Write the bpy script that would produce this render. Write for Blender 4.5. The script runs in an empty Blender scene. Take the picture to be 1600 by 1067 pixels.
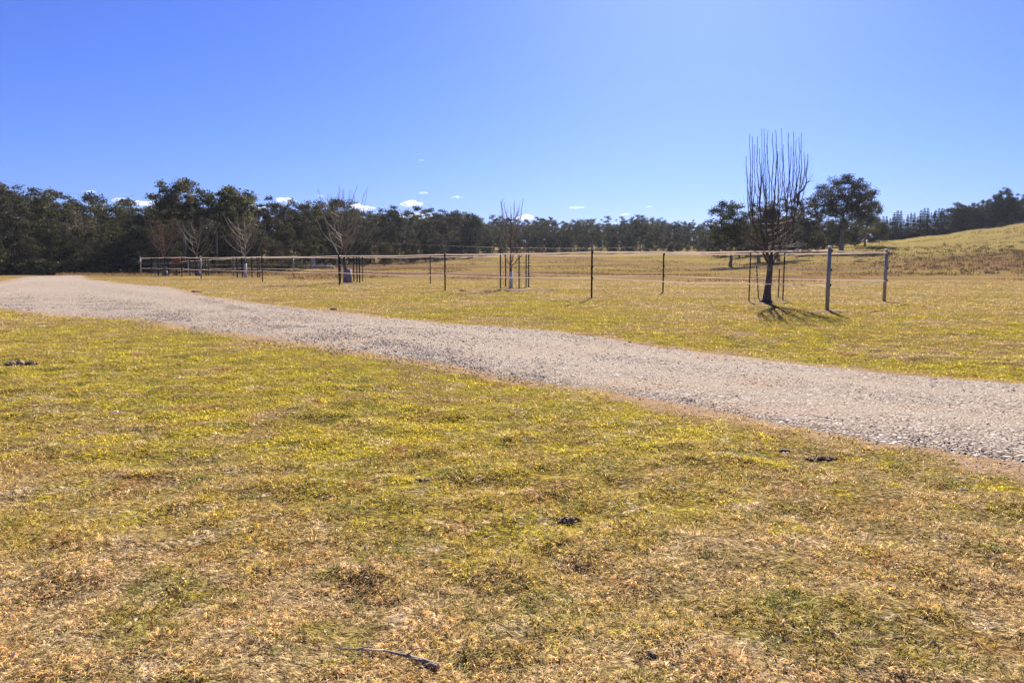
import bpy, math, random
import numpy as np
from mathutils import Vector, Matrix

# ------------------------------------------------------------------ camera / world / sun
scene = bpy.context.scene
C = scene.collection
CAMH = 1.5
PITCH = math.radians(6.15)
FPX = 1155.0
cam_d = bpy.data.cameras.new('camera'); cam = bpy.data.objects.new('camera', cam_d); C.objects.link(cam)
cam.location = (0, 0, CAMH); cam.rotation_euler = (math.radians(90) - PITCH, 0, 0)
cam_d.lens = 36 * FPX / 1600; cam_d.sensor_width = 36; cam_d.clip_start = 0.05; cam_d.clip_end = 20000
scene.camera = cam
SUN_AZ = math.radians(14); SUN_EL = math.radians(31)
world = bpy.data.worlds.new('World'); scene.world = world; world.use_nodes = True
wn = world.node_tree.nodes; wl = world.node_tree.links
bg = wn['Background']; sky = wn.new('ShaderNodeTexSky'); sky.sky_type = 'NISHITA'; sky.sun_disc = False
sky.sun_elevation = SUN_EL; sky.sun_rotation = SUN_AZ
sky.air_density = 1.0; sky.dust_density = 0.45; sky.ozone_density = 5.0
tint = wn.new('ShaderNodeMix'); tint.data_type = 'RGBA'; tint.blend_type = 'MULTIPLY'; tint.inputs[0].default_value = 1; tint.inputs[7].default_value = (.375, .483, 1, 1)
wl.new(sky.outputs[0], tint.inputs[6]); wl.new(tint.outputs[2], bg.inputs[0]); bg.inputs[1].default_value = 0.0455
sd = bpy.data.lights.new('sun', 'SUN'); sun = bpy.data.objects.new('sun', sd); C.objects.link(sun)
sd.energy = 5.0; sd.angle = math.radians(0.53); sd.color = (1.0, 0.93, 0.82)
SV = Vector((math.sin(SUN_AZ) * math.cos(SUN_EL), math.cos(SUN_AZ) * math.cos(SUN_EL), math.sin(SUN_EL)))
sun.rotation_euler = SV.to_track_quat('Z', 'Y').to_euler(); sun.location = (0, 0, 40)
scene.view_settings.view_transform = 'Standard'; scene.view_settings.look = 'None'
scene.view_settings.exposure = 1.62; scene.view_settings.gamma = 1

# ------------------------------------------------------------------ geometry of the place
cp, sp_ = math.cos(PITCH), math.sin(PITCH)
def ray(u, v):
    x = (u - 800) / FPX; yy = -(v - 533.5) / FPX
    return x, cp + yy * sp_, -sp_ + yy * cp
def at(u, v, Y):                       # point seen at (u,v) at forward distance Y
    x, y, z = ray(u, v); t = Y / y
    return Vector((x * t, Y, CAMH + z * t))
def gflat(u, v):
    x, y, z = ray(u, v); t = -CAMH / z
    return (x * t, y * t)

rng = np.random.default_rng(7)
_perm = rng.random((256, 256))
def vnoise(x, y):
    x = np.asarray(x, float); y = np.asarray(y, float)
    xi = np.floor(x).astype(int); yi = np.floor(y).astype(int); xf = x - xi; yf = y - yi
    xf = xf * xf * (3 - 2 * xf); yf = yf * yf * (3 - 2 * yf)
    g = lambda a, b: _perm[a & 255, b & 255]
    return (g(xi, yi) * (1 - xf) + g(xi + 1, yi) * xf) * (1 - yf) + (g(xi, yi + 1) * (1 - xf) + g(xi + 1, yi + 1) * xf) * yf
def fbm(x, y, o=3):
    s = 0; a = 1; t = 0
    for k in range(o):
        s = s + a * vnoise(x * 2 ** k + 17 * k, y * 2 ** k + 5 * k); t += a; a *= .5
    return s / t

# far ground: apparent height of the land per direction (u) and forward distance
TD = np.array([80, 110, 150, 200, 280, 400, 700, 1500.])
TU = np.array([-600, 0, 300, 430, 500, 600, 700, 800, 950, 1100, 1200, 1300, 1380, 1450, 1520, 1600, 1750, 2200.])
TV = np.array([
    [430.6, 432, 424, 410, 385, 365, 355, 380],
    [430.6, 432, 424, 412, 390, 372, 360, 390],
    [430.6, 432, 426, 418, 400, 385, 375, 395],
    [430.6, 427, 422, 416, 402, 390, 380, 396],
    [430.6, 424, 416, 411, 401, 392, 380, 396],
    [430.6, 423, 416, 412, 405, 395, 380, 396],
    [430.6, 423, 416, 409, 402, 393, 380, 396],
    [430.6, 423, 414, 405, 397, 391, 380, 396],
    [430.6, 424, 415, 405, 396, 391, 380, 396],
    [430.6, 425, 416, 404, 391, 383, 378, 396],
    [430.6, 424, 411, 398, 389, 385, 380, 396],
    [430.6, 421, 402, 389, 383, 380, 378, 396],
    [430.6, 418, 398, 384, 375, 377, 378, 396],
    [430.6, 415, 393, 378, 367, 371, 375, 396],
    [430.6, 412, 387, 370, 356.5, 361, 368, 396],
    [430.6, 410, 381, 361, 345.5, 352, 362, 396],
    [430.6, 407, 375, 350, 331, 338, 352, 396],
    [430.6, 400, 360, 330, 310, 320, 345, 396]])
TV[:, 7] = 401
TZ = np.zeros_like(TV)
for i in range(len(TU)):
    for j in range(len(TD)):
        x, y, z = ray(TU[i], TV[i, j]); TZ[i, j] = CAMH + z / y * TD[j]
TZ[:, 0] = 0
def catm(p0, p1, p2, p3, t):
    m1 = (p2 - p0) * .5; m2 = (p3 - p1) * .5
    return (2*t**3-3*t**2+1)*p1 + (t**3-2*t**2+t)*m1 + (-2*t**3+3*t**2)*p2 + (t**3-t**2)*m2
def tz(x, y):
    x = np.asarray(x, float); y = np.asarray(y, float)
    yy = np.maximum(y, 1.0)
    u = np.clip(800 + FPX * x / np.maximum(yy, 40.) / 1.0065, TU[0], TU[-1] - .01)
    lam = np.clip(y, 80, TD[-1] - .01)
    iu = np.clip(np.searchsorted(TU, u, side='right') - 1, 0, len(TU) - 2)
    fu = (u - TU[iu]) / (TU[iu + 1] - TU[iu]); fu = fu * fu * (3 - 2 * fu)
    jd = np.clip(np.searchsorted(TD, lam, side='right') - 1, 0, len(TD) - 2)
    fd = (lam - TD[jd]) / (TD[jd + 1] - TD[jd])
    def col(i):
        a = TZ[i, np.maximum(jd - 1, 0)]; b = TZ[i, jd]; c = TZ[i, jd + 1]; d = TZ[i, np.minimum(jd + 2, len(TD) - 1)]
        a = np.where(jd == 0, b, a)
        return catm(a, b, c, d, fd)
    z = col(iu) * (1 - fu) + col(iu + 1) * fu
    z = np.where(y < 80, 0, z)
    und = (fbm(x / 3.1, y / 3.1, 2) - .5) * .10 * np.clip((y + 2) / 6, .3, 1) + (fbm(x / 25 + 9, y / 25, 2) - .5) * .25 * np.clip((y - 30) / 60, 0, 1.6)
    und = und + (fbm(x * 2.9 + 3, y * 2.9, 3) - .5) * .095 * np.clip((30 - y) / 20, 0, 1) * np.clip((y + 1) / 2, 0, 1) * np.clip((np.abs((x + 14.7) * .667 + (y - 21.3) * .745 - 2.4) - 2.3) / .9, .08, 1)
    return z + und
def tz1(x, y): return float(tz(np.array([x]), np.array([y]))[0])
def ground_at(u, v):                   # march the pixel's ray onto the land
    x, y, z = ray(u, v); t = 1.0 * 1.002 ** np.arange(3300)
    hit = CAMH + z * t < tz(x * t, y * t); t0 = float(t[max(int(np.argmax(hit)) - 1, 0)]) if hit.any() else float(t[-1])
    return Vector((x * t0, y * t0, tz1(x * t0, y * t0)))

# ------------------------------------------------------------------ helpers
def put(name, me, mat, parent=None):
    o = bpy.data.objects.new(name, me); C.objects.link(o)
    if mat is not None: me.materials.append(mat)
    if parent is not None: o.parent = parent
    return o
def mesh_np(name, V, T, attrs=None, smooth=False):
    me = bpy.data.meshes.new(name); V = np.asarray(V, np.float32); T = np.asarray(T, np.int32)
    me.vertices.add(len(V)); me.vertices.foreach_set('co', V.ravel())
    k = T.shape[1]
    me.loops.add(T.size); me.loops.foreach_set('vertex_index', T.ravel())
    me.polygons.add(len(T)); me.polygons.foreach_set('loop_start', np.arange(len(T), dtype=np.int32) * k)
    me.polygons.foreach_set('loop_total', np.full(len(T), k, np.int32))
    if smooth: me.polygons.foreach_set('use_smooth', np.ones(len(T), bool))
    me.update(calc_edges=True)
    if attrs:
        for n, a in attrs.items():
            at_ = me.attributes.new(n, 'FLOAT', 'POINT'); at_.data.foreach_set('value', np.asarray(a, np.float32))
    return me
def tag(o, label=None, cat=None, group=None, kind=None):
    if label: o['label'] = label
    if cat: o['category'] = cat
    if group: o['group'] = group
    if kind: o['kind'] = kind
    return o
def empty(name, loc, rz=0):
    o = bpy.data.objects.new(name, None); C.objects.link(o); o.location = loc; o.rotation_euler = (0, 0, rz); o.empty_display_size = .3
    return o
class Tubes:
    def __init__(s): s.V = []; s.T = []; s.R = []; s.n = 0
    def tube(s, pts, rad, sides=5, rnd=None):
        P = np.asarray(pts, float); n = len(P); rad = np.broadcast_to(np.asarray(rad, float), (n,))
        d = np.gradient(P, axis=0); d /= np.maximum(np.linalg.norm(d, axis=1, keepdims=True), 1e-9)
        ref = np.array([0, 0, 1.]) if abs(d[:, 2]).mean() < .8 else np.array([1., 0, 0])
        a = np.cross(d, ref); a /= np.maximum(np.linalg.norm(a, axis=1, keepdims=True), 1e-9); b = np.cross(d, a)
        th = np.arange(sides) / sides * 2 * math.pi
        ring = P[:, None] + rad[:, None, None] * (np.cos(th)[None, :, None] * a[:, None] + np.sin(th)[None, :, None] * b[:, None])
        V = ring.reshape(-1, 3); i = np.arange(n - 1)[:, None] * sides; j = np.arange(sides)[None]; j2 = (j + 1) % sides
        q = np.stack([i + j, i + j2, i + sides + j2, i + sides + j], -1).reshape(-1, 4)
        T = np.concatenate([q[:, [0, 1, 2]], q[:, [0, 2, 3]]])
        caps = []
        for k in range(1, sides - 1):
            caps += [[0, k + 1, k], [(n - 1) * sides, (n - 1) * sides + k, (n - 1) * sides + k + 1]]
        T = np.concatenate([T, np.array(caps)]) + s.n
        s.V.append(V); s.T.append(T); s.R.append(np.full(len(V), random.random() if rnd is None else rnd)); s.n += len(V)
    def box(s, c, h, rz=0):
        c = np.asarray(c, float); v = []
        for x in (-1, 1):
            for y in (-1, 1):
                for z in (-1, 1):
                    X, Y = x * h[0], y * h[1]
                    v.append([c[0] + X * math.cos(rz) - Y * math.sin(rz), c[1] + X * math.sin(rz) + Y * math.cos(rz), c[2] + z * h[2]])
        f = [[0, 1, 3], [0, 3, 2], [4, 6, 7], [4, 7, 5], [0, 4, 5], [0, 5, 1], [2, 3, 7], [2, 7, 6], [0, 2, 6], [0, 6, 4], [1, 5, 7], [1, 7, 3]]
        s.V.append(np.array(v)); s.T.append(np.array(f) + s.n); s.R.append(np.full(8, random.random())); s.n += 8
    def mesh(s, name, smooth=True):
        return mesh_np(name, np.concatenate(s.V), np.concatenate(s.T), {'rnd': np.concatenate(s.R)}, smooth)

# ------------------------------------------------------------------ materials
def newmat(name):
    m = bpy.data.materials.new(name); m.use_nodes = True; nt = m.node_tree
    return m, nt, nt.nodes, nt.links, nt.nodes['Principled BSDF']
def ramp(nodes, links, src, stops, interp='LINEAR'):
    r = nodes.new('ShaderNodeValToRGB'); r.color_ramp.interpolation = interp
    e = r.color_ramp.elements
    while len(e) < len(stops): e.new(.5)
    for k, (p, c) in enumerate(stops): e[k].position = p; e[k].color = (*c, 1) if len(c) == 3 else c
    if src is not None: links.new(src, r.inputs[0])
    return r
def noise(nodes, links, vec, scale, detail=3, rough=.6, dist=0):
    n = nodes.new('ShaderNodeTexNoise'); n.inputs['Scale'].default_value = scale; n.inputs['Detail'].default_value = detail
    n.inputs['Roughness'].default_value = rough; n.inputs['Distortion'].default_value = dist
    if vec is not None: links.new(vec, n.inputs['Vector'])
    return n
def mixc(nodes, links, f, a, b, mode='MIX'):
    m = nodes.new('ShaderNodeMix'); m.data_type = 'RGBA'; m.blend_type = mode
    for s, v in ((0, f), (6, a), (7, b)):
        if isinstance(v, (int, float)): m.inputs[s].default_value = v
        elif isinstance(v, tuple): m.inputs[s].default_value = (*v, 1)
        else: links.new(v, m.inputs[s])
    return m.outputs[2]
def mathn(nodes, links, op, a, b=0, clamp=False):
    m = nodes.new('ShaderNodeMath'); m.operation = op; m.use_clamp = clamp
    for s, v in ((0, a), (1, b)):
        if isinstance(v, (int, float)): m.inputs[s].default_value = v
        else: links.new(v, m.inputs[s])
    return m.outputs[0]
def mrange(nodes, links, v, a, b, c=0, d=1):
    m = nodes.new('ShaderNodeMapRange'); links.new(v, m.inputs[0])
    for k, x in enumerate((a, b, c, d)): m.inputs[k + 1].default_value = x
    return m.outputs[0]

STRAW = (.62, .435, .22); PALE = (.90, .70, .46); YEL = (.66, .54, .03); GRN = (.17, .22, .04); BRN = (.24, .10, .04); OLV = (.32, .275, .055)
def field_group():
    g = bpy.data.node_groups.new('field_colour', 'ShaderNodeTree')
    g.interface.new_socket('Color', in_out='OUTPUT', socket_type='NodeSocketColor')
    n, l = g.nodes, g.links
    geo = n.new('ShaderNodeNewGeometry'); out = n.new('NodeGroupOutput'); pos = geo.outputs['Position']
    sep = n.new('ShaderNodeSeparateXYZ'); l.new(pos, sep.inputs[0])
    flat = n.new('ShaderNodeCombineXYZ'); l.new(sep.outputs[0], flat.inputs[0]); l.new(sep.outputs[1], flat.inputs[1])
    p = flat.outputs[0]
    big = noise(n, l, p, .30, 5, .62, .8); mid = noise(n, l, p, 1.1, 4, .65, .6); fine = noise(n, l, p, 7, 3, .7, .5); fin2 = noise(n, l, p, 2.6, 4, .7, .6)
    # dry straw near the camera and past the fence, yellower turf in between
    near = mrange(n, l, sep.outputs[1], 2.5, 6.0, .11, -.03)
    far = mrange(n, l, sep.outputs[1], 10, 45, 0, .13)
    f1 = mathn(n, l, 'SUBTRACT', big.outputs[0], near); f1 = mathn(n, l, 'SUBTRACT', f1, far)
    side = mrange(n, l, sep.outputs[0], 1.0, 9.0, 0, .04); f1 = mathn(n, l, 'SUBTRACT', f1, side)
    base = ramp(n, l, f1, [(.36, STRAW), (.43, (.52, .37, .14)), (.49, (.50, .365, .075)), (.56, (.52, .42, .05))])
    bg2 = noise(n, l, p, .42, 4, .6, .7)
    c0 = mixc(n, l, mrange(n, l, bg2.outputs[0], .53, .65, 0, .6), base.outputs[0], (.32, .32, .05))
    c = mixc(n, l, mrange(n, l, mid.outputs[0], .53, .62, 0, .8), c0, OLV)
    yel = noise(n, l, p, 2.0, 4, .7, .5); yf = mathn(n, l, 'SUBTRACT', mathn(n, l, 'SUBTRACT', yel.outputs[0], near), mrange(n, l, sep.outputs[1], 10, 40, 0, .09))
    c = mixc(n, l, mrange(n, l, yf, .52, .62, 0, .85), c, YEL)
    c = mixc(n, l, mrange(n, l, fin2.outputs[0], .58, .68, 0, .8), c, GRN)
    mid2 = noise(n, l, p, 1.7, 5, .7, .5)
    c = mixc(n, l, mrange(n, l, mid2.outputs[0], .55, .65, 0, .8), c, (.42, .22, .075))
    pn = noise(n, l, p, 3.3, 4, .7, .4)
    c = mixc(n, l, mrange(n, l, pn.outputs[0], .56, .68, 0, .75), c, PALE)
    c = mixc(n, l, mrange(n, l, fine.outputs[0], .58, .68, 0, .7), c, BRN)
    fine2 = noise(n, l, p, 11, 3, .65)
    c = mixc(n, l, mrange(n, l, fine2.outputs[0], .58, .70, 0, .6), c, PALE)
    tf = noise(n, l, p, 24, 3, .7); tf2 = noise(n, l, p, 60, 2, .6)
    hv = n.new('ShaderNodeHueSaturation'); l.new(c, hv.inputs['Color'])
    vv = mathn(n, l, 'MULTIPLY', mrange(n, l, tf.outputs[0], .36, .64, .40, 1.6), mrange(n, l, tf2.outputs[0], .35, .65, .6, 1.35)); l.new(vv, hv.inputs['Value'])
    l.new(hv.outputs[0], out.inputs[0])
    return g
FG = field_group()
def mat_ground():
    m, nt, n, l, b = newmat('field')
    g = n.new('ShaderNodeGroup'); g.node_tree = FG
    geo = n.new('ShaderNodeNewGeometry'); sep = n.new('ShaderNodeSeparateXYZ'); l.new(geo.outputs['Position'], sep.inputs[0])
    sp = noise(n, l, geo.outputs['Position'], 38, 3, .7)
    c = mixc(n, l, mrange(n, l, sp.outputs[0], .35, .65, 0.9, .45), g.outputs[0], (.055, .036, .020))
    # rough brown pasture, bare reddish soil and green rises in the far meadow
    st = n.new('ShaderNodeMapping'); st.inputs['Scale'].default_value = (.02, .06, .02); l.new(geo.outputs['Position'], st.inputs[0])
    fn = noise(n, l, st.outputs[0], 1, 5, .62, .5)
    farc = ramp(n, l, fn.outputs[0], [(.38, (.14, .08, .045)), (.46, (.225, .14, .07)), (.53, (.21, .155, .055)), (.62, (.29, .225, .05))])
    fs = noise(n, l, geo.outputs['Position'], 1.6, 4, .7)
    farc2 = mixc(n, l, mrange(n, l, fs.outputs[0], .50, .64, 0, .6), farc.outputs[0], (.15, .115, .055))
    pz = noise(n, l, geo.outputs['Position'], .12, 4, .65, .6); farc2 = mixc(n, l, mrange(n, l, pz.outputs[0], .50, .60, 0, .55), farc2, (.24, .15, .085))
    hill = mathn(n, l, 'MULTIPLY', mrange(n, l, sep.outputs[1], 110, 150, 0, .6), mrange(n, l, sep.outputs[0], 20, 60, 0, 1))
    farc2 = mixc(n, l, hill, farc2, (.27, .22, .075))
    farc2 = mixc(n, l, mrange(n, l, fs.outputs[0], .54, .66, 0, .5), farc2, (.14, .10, .05))
    c = mixc(n, l, mrange(n, l, sep.outputs[1], 42, 75, 0, 1), c, farc2)
    va = n.new('ShaderNodeAttribute'); va.attribute_name = 'verge'; vn = noise(n, l, geo.outputs['Position'], 3, 4, .7)
    vf = mathn(n, l, 'SUBTRACT', mathn(n, l, 'ADD', va.outputs['Fac'], vn.outputs[0]), .95); vf = mathn(n, l, 'MULTIPLY', vf, 3, True)
    c = mixc(n, l, vf, c, (.31, .21, .135))
    l.new(c, b.inputs['Base Color']); b.inputs['Roughness'].default_value = .95; b.inputs['Specular IOR Level'].default_value = 0
    h1 = noise(n, l, geo.outputs['Position'], 9, 5, .75); h2 = noise(n, l, geo.outputs['Position'], 1.2, 5, .7)
    bp = n.new('ShaderNodeBump'); bp.inputs['Strength'].default_value = 1; bp.inputs['Distance'].default_value = .07; l.new(h1.outputs[0], bp.inputs['Height'])
    bp2 = n.new('ShaderNodeBump'); bp2.inputs['Strength'].default_value = .8; l.new(h2.outputs[0], bp2.inputs['Height']); l.new(bp.outputs[0], bp2.inputs['Normal'])
    l.new(mrange(n, l, sep.outputs[1], 15, 120, .05, .7), bp2.inputs['Distance'])
    l.new(bp2.outputs[0], b.inputs['Normal'])
    return m
def mat_blade(name, use_field=True, cols=None, trans=.52):
    m, nt, n, l, b = newmat(name); n.remove(b); out = n['Material Output']
    a = n.new('ShaderNodeAttribute'); a.attribute_name = 'rnd'
    if use_field:
        g = n.new('ShaderNodeGroup'); g.node_tree = FG; fa0 = n.new('ShaderNodeAttribute'); fa0.attribute_name = 'far'
        r = ramp(n, l, a.outputs['Fac'], [(0, (.10, .06, .035)), (.09, STRAW), (.20, PALE), (.33, (.40, .20, .07)), (.37, YEL), (.43, GRN), (.5, (.5, .5, .5))], 'CONSTANT')
        c = mixc(n, l, mathn(n, l, 'MULTIPLY', mathn(n, l, 'LESS_THAN', a.outputs['Fac'], .5), mrange(n, l, fa0.outputs['Fac'], 0, 1, .62, .15)), g.outputs[0], r.outputs[0])
        wv = n.new('ShaderNodeMath'); wv.operation = 'MULTIPLY'; wv.inputs[1].default_value = 37.7; l.new(a.outputs['Fac'], wv.inputs[0])
        fr = mathn(n, l, 'FRACT', wv.outputs[0]); val = mrange(n, l, fr, 0, 1, .42, 1.65); fa = n.new('ShaderNodeAttribute'); fa.attribute_name = 'far'; one = n.new('ShaderNodeMix'); l.new(fa.outputs['Fac'], one.inputs[0]); l.new(val, one.inputs[2]); one.inputs[3].default_value = .92; val = one.outputs[0]
        h = n.new('ShaderNodeHueSaturation'); l.new(c, h.inputs['Color']); l.new(val, h.inputs['Value']); c = h.outputs[0]
    else:
        c = ramp(n, l, a.outputs['Fac'], [(k / (len(cols) - 1), q) for k, q in enumerate(cols)]).outputs[0]
    d = n.new('ShaderNodeBsdfDiffuse'); t = n.new('ShaderNodeBsdfTranslucent'); gl = n.new('ShaderNodeBsdfGlossy'); gl.inputs['Roughness'].default_value = .45
    l.new(c, d.inputs[0]); l.new(c, t.inputs[0]); gl.inputs[0].default_value = (.9, .9, .85, 1)
    mx = n.new('ShaderNodeMixShader'); mx.inputs[0].default_value = trans; l.new(d.outputs[0], mx.inputs[1]); l.new(t.outputs[0], mx.inputs[2])
    m2 = n.new('ShaderNodeMixShader'); m2.inputs[0].default_value = .004; l.new(mx.outputs[0], m2.inputs[1]); l.new(gl.outputs[0], m2.inputs[2])
    l.new(m2.outputs[0], out.inputs[0])
    return m
def mat_leaf(name, cols, trans=.3, obj_var=.35):
    m, nt, n, l, b = newmat(name); n.remove(b); out = n['Material Output']
    a = n.new('ShaderNodeAttribute'); a.attribute_name = 'rnd'; oi = n.new('ShaderNodeObjectInfo')
    c = ramp(n, l, a.outputs['Fac'], [(k / (len(cols) - 1), q) for k, q in enumerate(cols)]).outputs[0]
    h = n.new('ShaderNodeHueSaturation'); l.new(c, h.inputs['Color'])
    l.new(mrange(n, l, oi.outputs['Random'], 0, 1, 1 - obj_var, 1 + obj_var), h.inputs['Value'])
    wv = mathn(n, l, 'FRACT', mathn(n, l, 'MULTIPLY', oi.outputs['Random'], 13.3))
    l.new(mrange(n, l, wv, 0, 1, .46, .515), h.inputs['Hue']); l.new(mrange(n, l, wv, 0, 1, .75, 1.1), h.inputs['Saturation'])
    d = n.new('ShaderNodeBsdfDiffuse'); t = n.new('ShaderNodeBsdfTranslucent'); gl = n.new('ShaderNodeBsdfGlossy'); gl.inputs['Roughness'].default_value = .38
    l.new(h.outputs[0], d.inputs[0]); l.new(h.outputs[0], t.inputs[0]); gl.inputs[0].default_value = (.8, .85, .8, 1)
    mx = n.new('ShaderNodeMixShader'); mx.inputs[0].default_value = trans; l.new(d.outputs[0], mx.inputs[1]); l.new(t.outputs[0], mx.inputs[2])
    m2 = n.new('ShaderNodeMixShader'); m2.inputs[0].default_value = .006; l.new(mx.outputs[0], m2.inputs[1]); l.new(gl.outputs[0], m2.inputs[2])
    l.new(m2.outputs[0], out.inputs[0])
    return m
def mat_rough(name, c1, c2, scale=8, rough=.85, bump=.02, stretch=(1, 1, 1), spec=.04):
    m, nt, n, l, b = newmat(name)
    tc = n.new('ShaderNodeTexCoord'); mp = n.new('ShaderNodeMapping'); mp.inputs['Scale'].default_value = stretch; l.new(tc.outputs['Object'], mp.inputs[0])
    ns = noise(n, l, mp.outputs[0], scale, 5, .65); r = ramp(n, l, ns.outputs[0], [(.35, c1), (.65, c2)])
    l.new(r.outputs[0], b.inputs['Base Color']); b.inputs['Roughness'].default_value = rough; b.inputs['Specular IOR Level'].default_value = spec
    bp = n.new('ShaderNodeBump'); bp.inputs['Distance'].default_value = bump; l.new(ns.outputs[0], bp.inputs['Height']); l.new(bp.outputs[0], b.inputs['Normal'])
    return m
def mat_road():
    m, nt, n, l, b = newmat('gravel_surface')
    geo = n.new('ShaderNodeNewGeometry'); p = geo.outputs['Position']
    v = n.new('ShaderNodeTexVoronoi'); v.inputs['Scale'].default_value = 26; v.inputs['Randomness'].default_value = 1; l.new(p, v.inputs[0])
    sepc = n.new('ShaderNodeSeparateColor'); l.new(v.outputs['Color'], sepc.inputs[0])
    stone = ramp(n, l, sepc.outputs[0], [(0, (.10, .08, .07)), (.10, (.20, .16, .13)), (.16, (.275, .22, .18)), (.6, (.345, .28, .23)), (.9, (.42, .36, .305)), (1, (.58, .54, .50))])  # darkest cells stand in for shadow specks among the pale stones
    v2 = n.new('ShaderNodeTexVoronoi'); v2.feature = 'DISTANCE_TO_EDGE'; v2.inputs['Scale'].default_value = 26; l.new(p, v2.inputs[0])
    gap = mrange(n, l, v2.outputs[0], 0, .10, .6, 0)
    c = mixc(n, l, gap, stone.outputs[0], (.24, .17, .115))
    mpd = n.new('ShaderNodeMapping'); mpd.inputs['Rotation'].default_value = (0, 0, math.radians(41)); mpd.inputs['Scale'].default_value = (.28, 1.5, 1); l.new(p, mpd.inputs[0])
    dirt = noise(n, l, mpd.outputs[0], .75, 5, .65, .4)
    c = mixc(n, l, mrange(n, l, dirt.outputs[0], .48, .62, 0, .75), c, (.36, .265, .185))
    d2 = noise(n, l, p, 3.0, 4, .7)
    c = mixc(n, l, mrange(n, l, d2.outputs[0], .56, .7, 0, .4), c, (.46, .40, .335))
    l.new(c, b.inputs['Base Color']); b.inputs['Roughness'].default_value = 1; b.inputs['Specular IOR Level'].default_value = .03
    ac = n.new('ShaderNodeAttribute'); ac.attribute_name = 'across'; wob = mathn(n, l, 'ADD', ac.outputs['Fac'], mrange(n, l, dirt.outputs[0], .3, .7, -.06, .06))
    r1 = mathn(n, l, 'ABSOLUTE', mathn(n, l, 'SUBTRACT', wob, .34)); r2 = mathn(n, l, 'ABSOLUTE', mathn(n, l, 'SUBTRACT', wob, .70)); rr = mathn(n, l, 'MINIMUM', r1, r2)
    c = mixc(n, l, mrange(n, l, rr, .03, .11, .5, 0), c, (.37, .305, .24)); l.new(c, b.inputs['Base Color'])
    h = mrange(n, l, v2.outputs[0], 0, .25, 0, 1)
    bp = n.new('ShaderNodeBump'); bp.inputs['Strength'].default_value = .9; bp.inputs['Distance'].default_value = .018; l.new(h, bp.inputs['Height'])
    h2 = noise(n, l, p, 6, 5, .7); b2 = n.new('ShaderNodeBump'); b2.inputs['Strength'].default_value = .6; b2.inputs['Distance'].default_value = .03; l.new(h2.outputs[0], b2.inputs['Height']); l.new(bp.outputs[0], b2.inputs['Normal'])
    l.new(b2.outputs[0], b.inputs['Normal'])
    return m
M = {}
M['ground'] = mat_ground(); M['road'] = mat_road()
M['blade'] = mat_blade('grass_blade')
M['dry'] = mat_blade('dry_stalks', False, [(.12, .07, .035), (.20, .125, .055), (.30, .20, .10), (.17, .105, .05)], .35)
M['stone'] = mat_blade('stone', False, [(.06, .05, .045), (.22, .175, .14), (.31, .245, .195), (.34, .27, .215), (.38, .31, .25), (.43, .36, .295), (.46, .41, .355), (.66, .62, .58)], 0)  # dark end of the tones imitates small shadows on the gravel
M['gum'] = mat_leaf('gum_leaves', [(.014, .016, .008), (.040, .042, .018), (.10, .095, .040), (.19, .17, .075)], .34)
M['wood_leaf'] = mat_leaf('forest_leaves', [(.010, .011, .006), (.028, .029, .013), (.075, .070, .030), (.16, .14, .060)], .32, .5)
M['pine'] = mat_leaf('pine_needles', [(.022, .032, .016), (.045, .055, .028), (.07, .08, .04)], .2, .25)
M['bark'] = mat_rough('gum_bark', (.10, .075, .055), (.24, .20, .16), 2.5, .9, .03, (2, 2, .5))
M['pale_bark'] = mat_rough('pale_gum_bark', (.30, .25, .20), (.52, .47, .40), 2.5, .8, .02, (2, 2, .4))
M['dark_bark'] = mat_rough('dark_fruit_bark', (.055, .043, .035), (.17, .135, .11), 9, .75, .01, (3, 3, .6))
M['twig'] = mat_rough('grey_twigs', (.16, .13, .10), (.32, .26, .21), 6, .7, .005)
M['red_twig'] = mat_rough('reddish_twigs', (.13, .07, .05), (.22, .13, .10), 6, .7, .005)
M['black_post'] = mat_rough('black_steel', (.010, .010, .011), (.030, .027, .026), 14, .55, .002)
M['grey_post'] = mat_rough('galvanised_pipe', (.21, .19, .16), (.33, .30, .255), 10, .5, .003, (1, 1, .2), .5)
M['cap'] = mat_rough('white_cap', (.62, .62, .62), (.78, .78, .78), 5, .5, .001)
M['insul'] = mat_rough('black_plastic', (.012, .012, .013), (.02, .02, .02), 5, .4, .001)
M['tape'] = mat_blade('tape', False, [(.76, .66, .58), (.80, .72, .65)], .5)
M['wire'] = mat_rough('fence_wire', (.34, .30, .28), (.46, .42, .39), 5, .8, .001, spec=.1)
M['mesh'] = mat_rough('mesh_wire', (.10, .095, .09), (.20, .19, .18), 5, .5, .001)
M['white_guard'] = mat_rough('white_sleeve', (.52, .48, .42), (.72, .68, .60), 4, .6, .003)
M['grey_guard'] = mat_rough('grey_sleeve', (.16, .15, .15), (.26, .25, .25), 4, .7, .003)
M['dung'] = mat_rough('dark_clod', (.10, .065, .04), (.50, .36, .22), 60, .95, .02)
M['bone'] = mat_rough('pale_bark_chip', (.42, .38, .34), (.68, .65, .60), 20, .8, .01)
M['stick'] = mat_rough('weathered_stick', (.16, .12, .09), (.46, .38, .30), 14, .8, .004)
M['soil'] = mat_rough('bare_soil', (.09, .058, .038), (.20, .13, .08), 9, .95, .02)
M['rust'] = mat_rough('rusty_tin', (.16, .06, .03), (.28, .12, .06), 8, .8, .005)
M['pale_log'] = mat_rough('bleached_log', (.36, .31, .26), (.55, .49, .42), 3, .8, .02)
M['cable'] = mat_rough('cable', (.03, .03, .035), (.05, .05, .055), 3, .5, .001)
M['track'] = mat_rough('pale_track_soil', (.42, .36, .30), (.58, .52, .45), .8, .9, .02)

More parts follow.
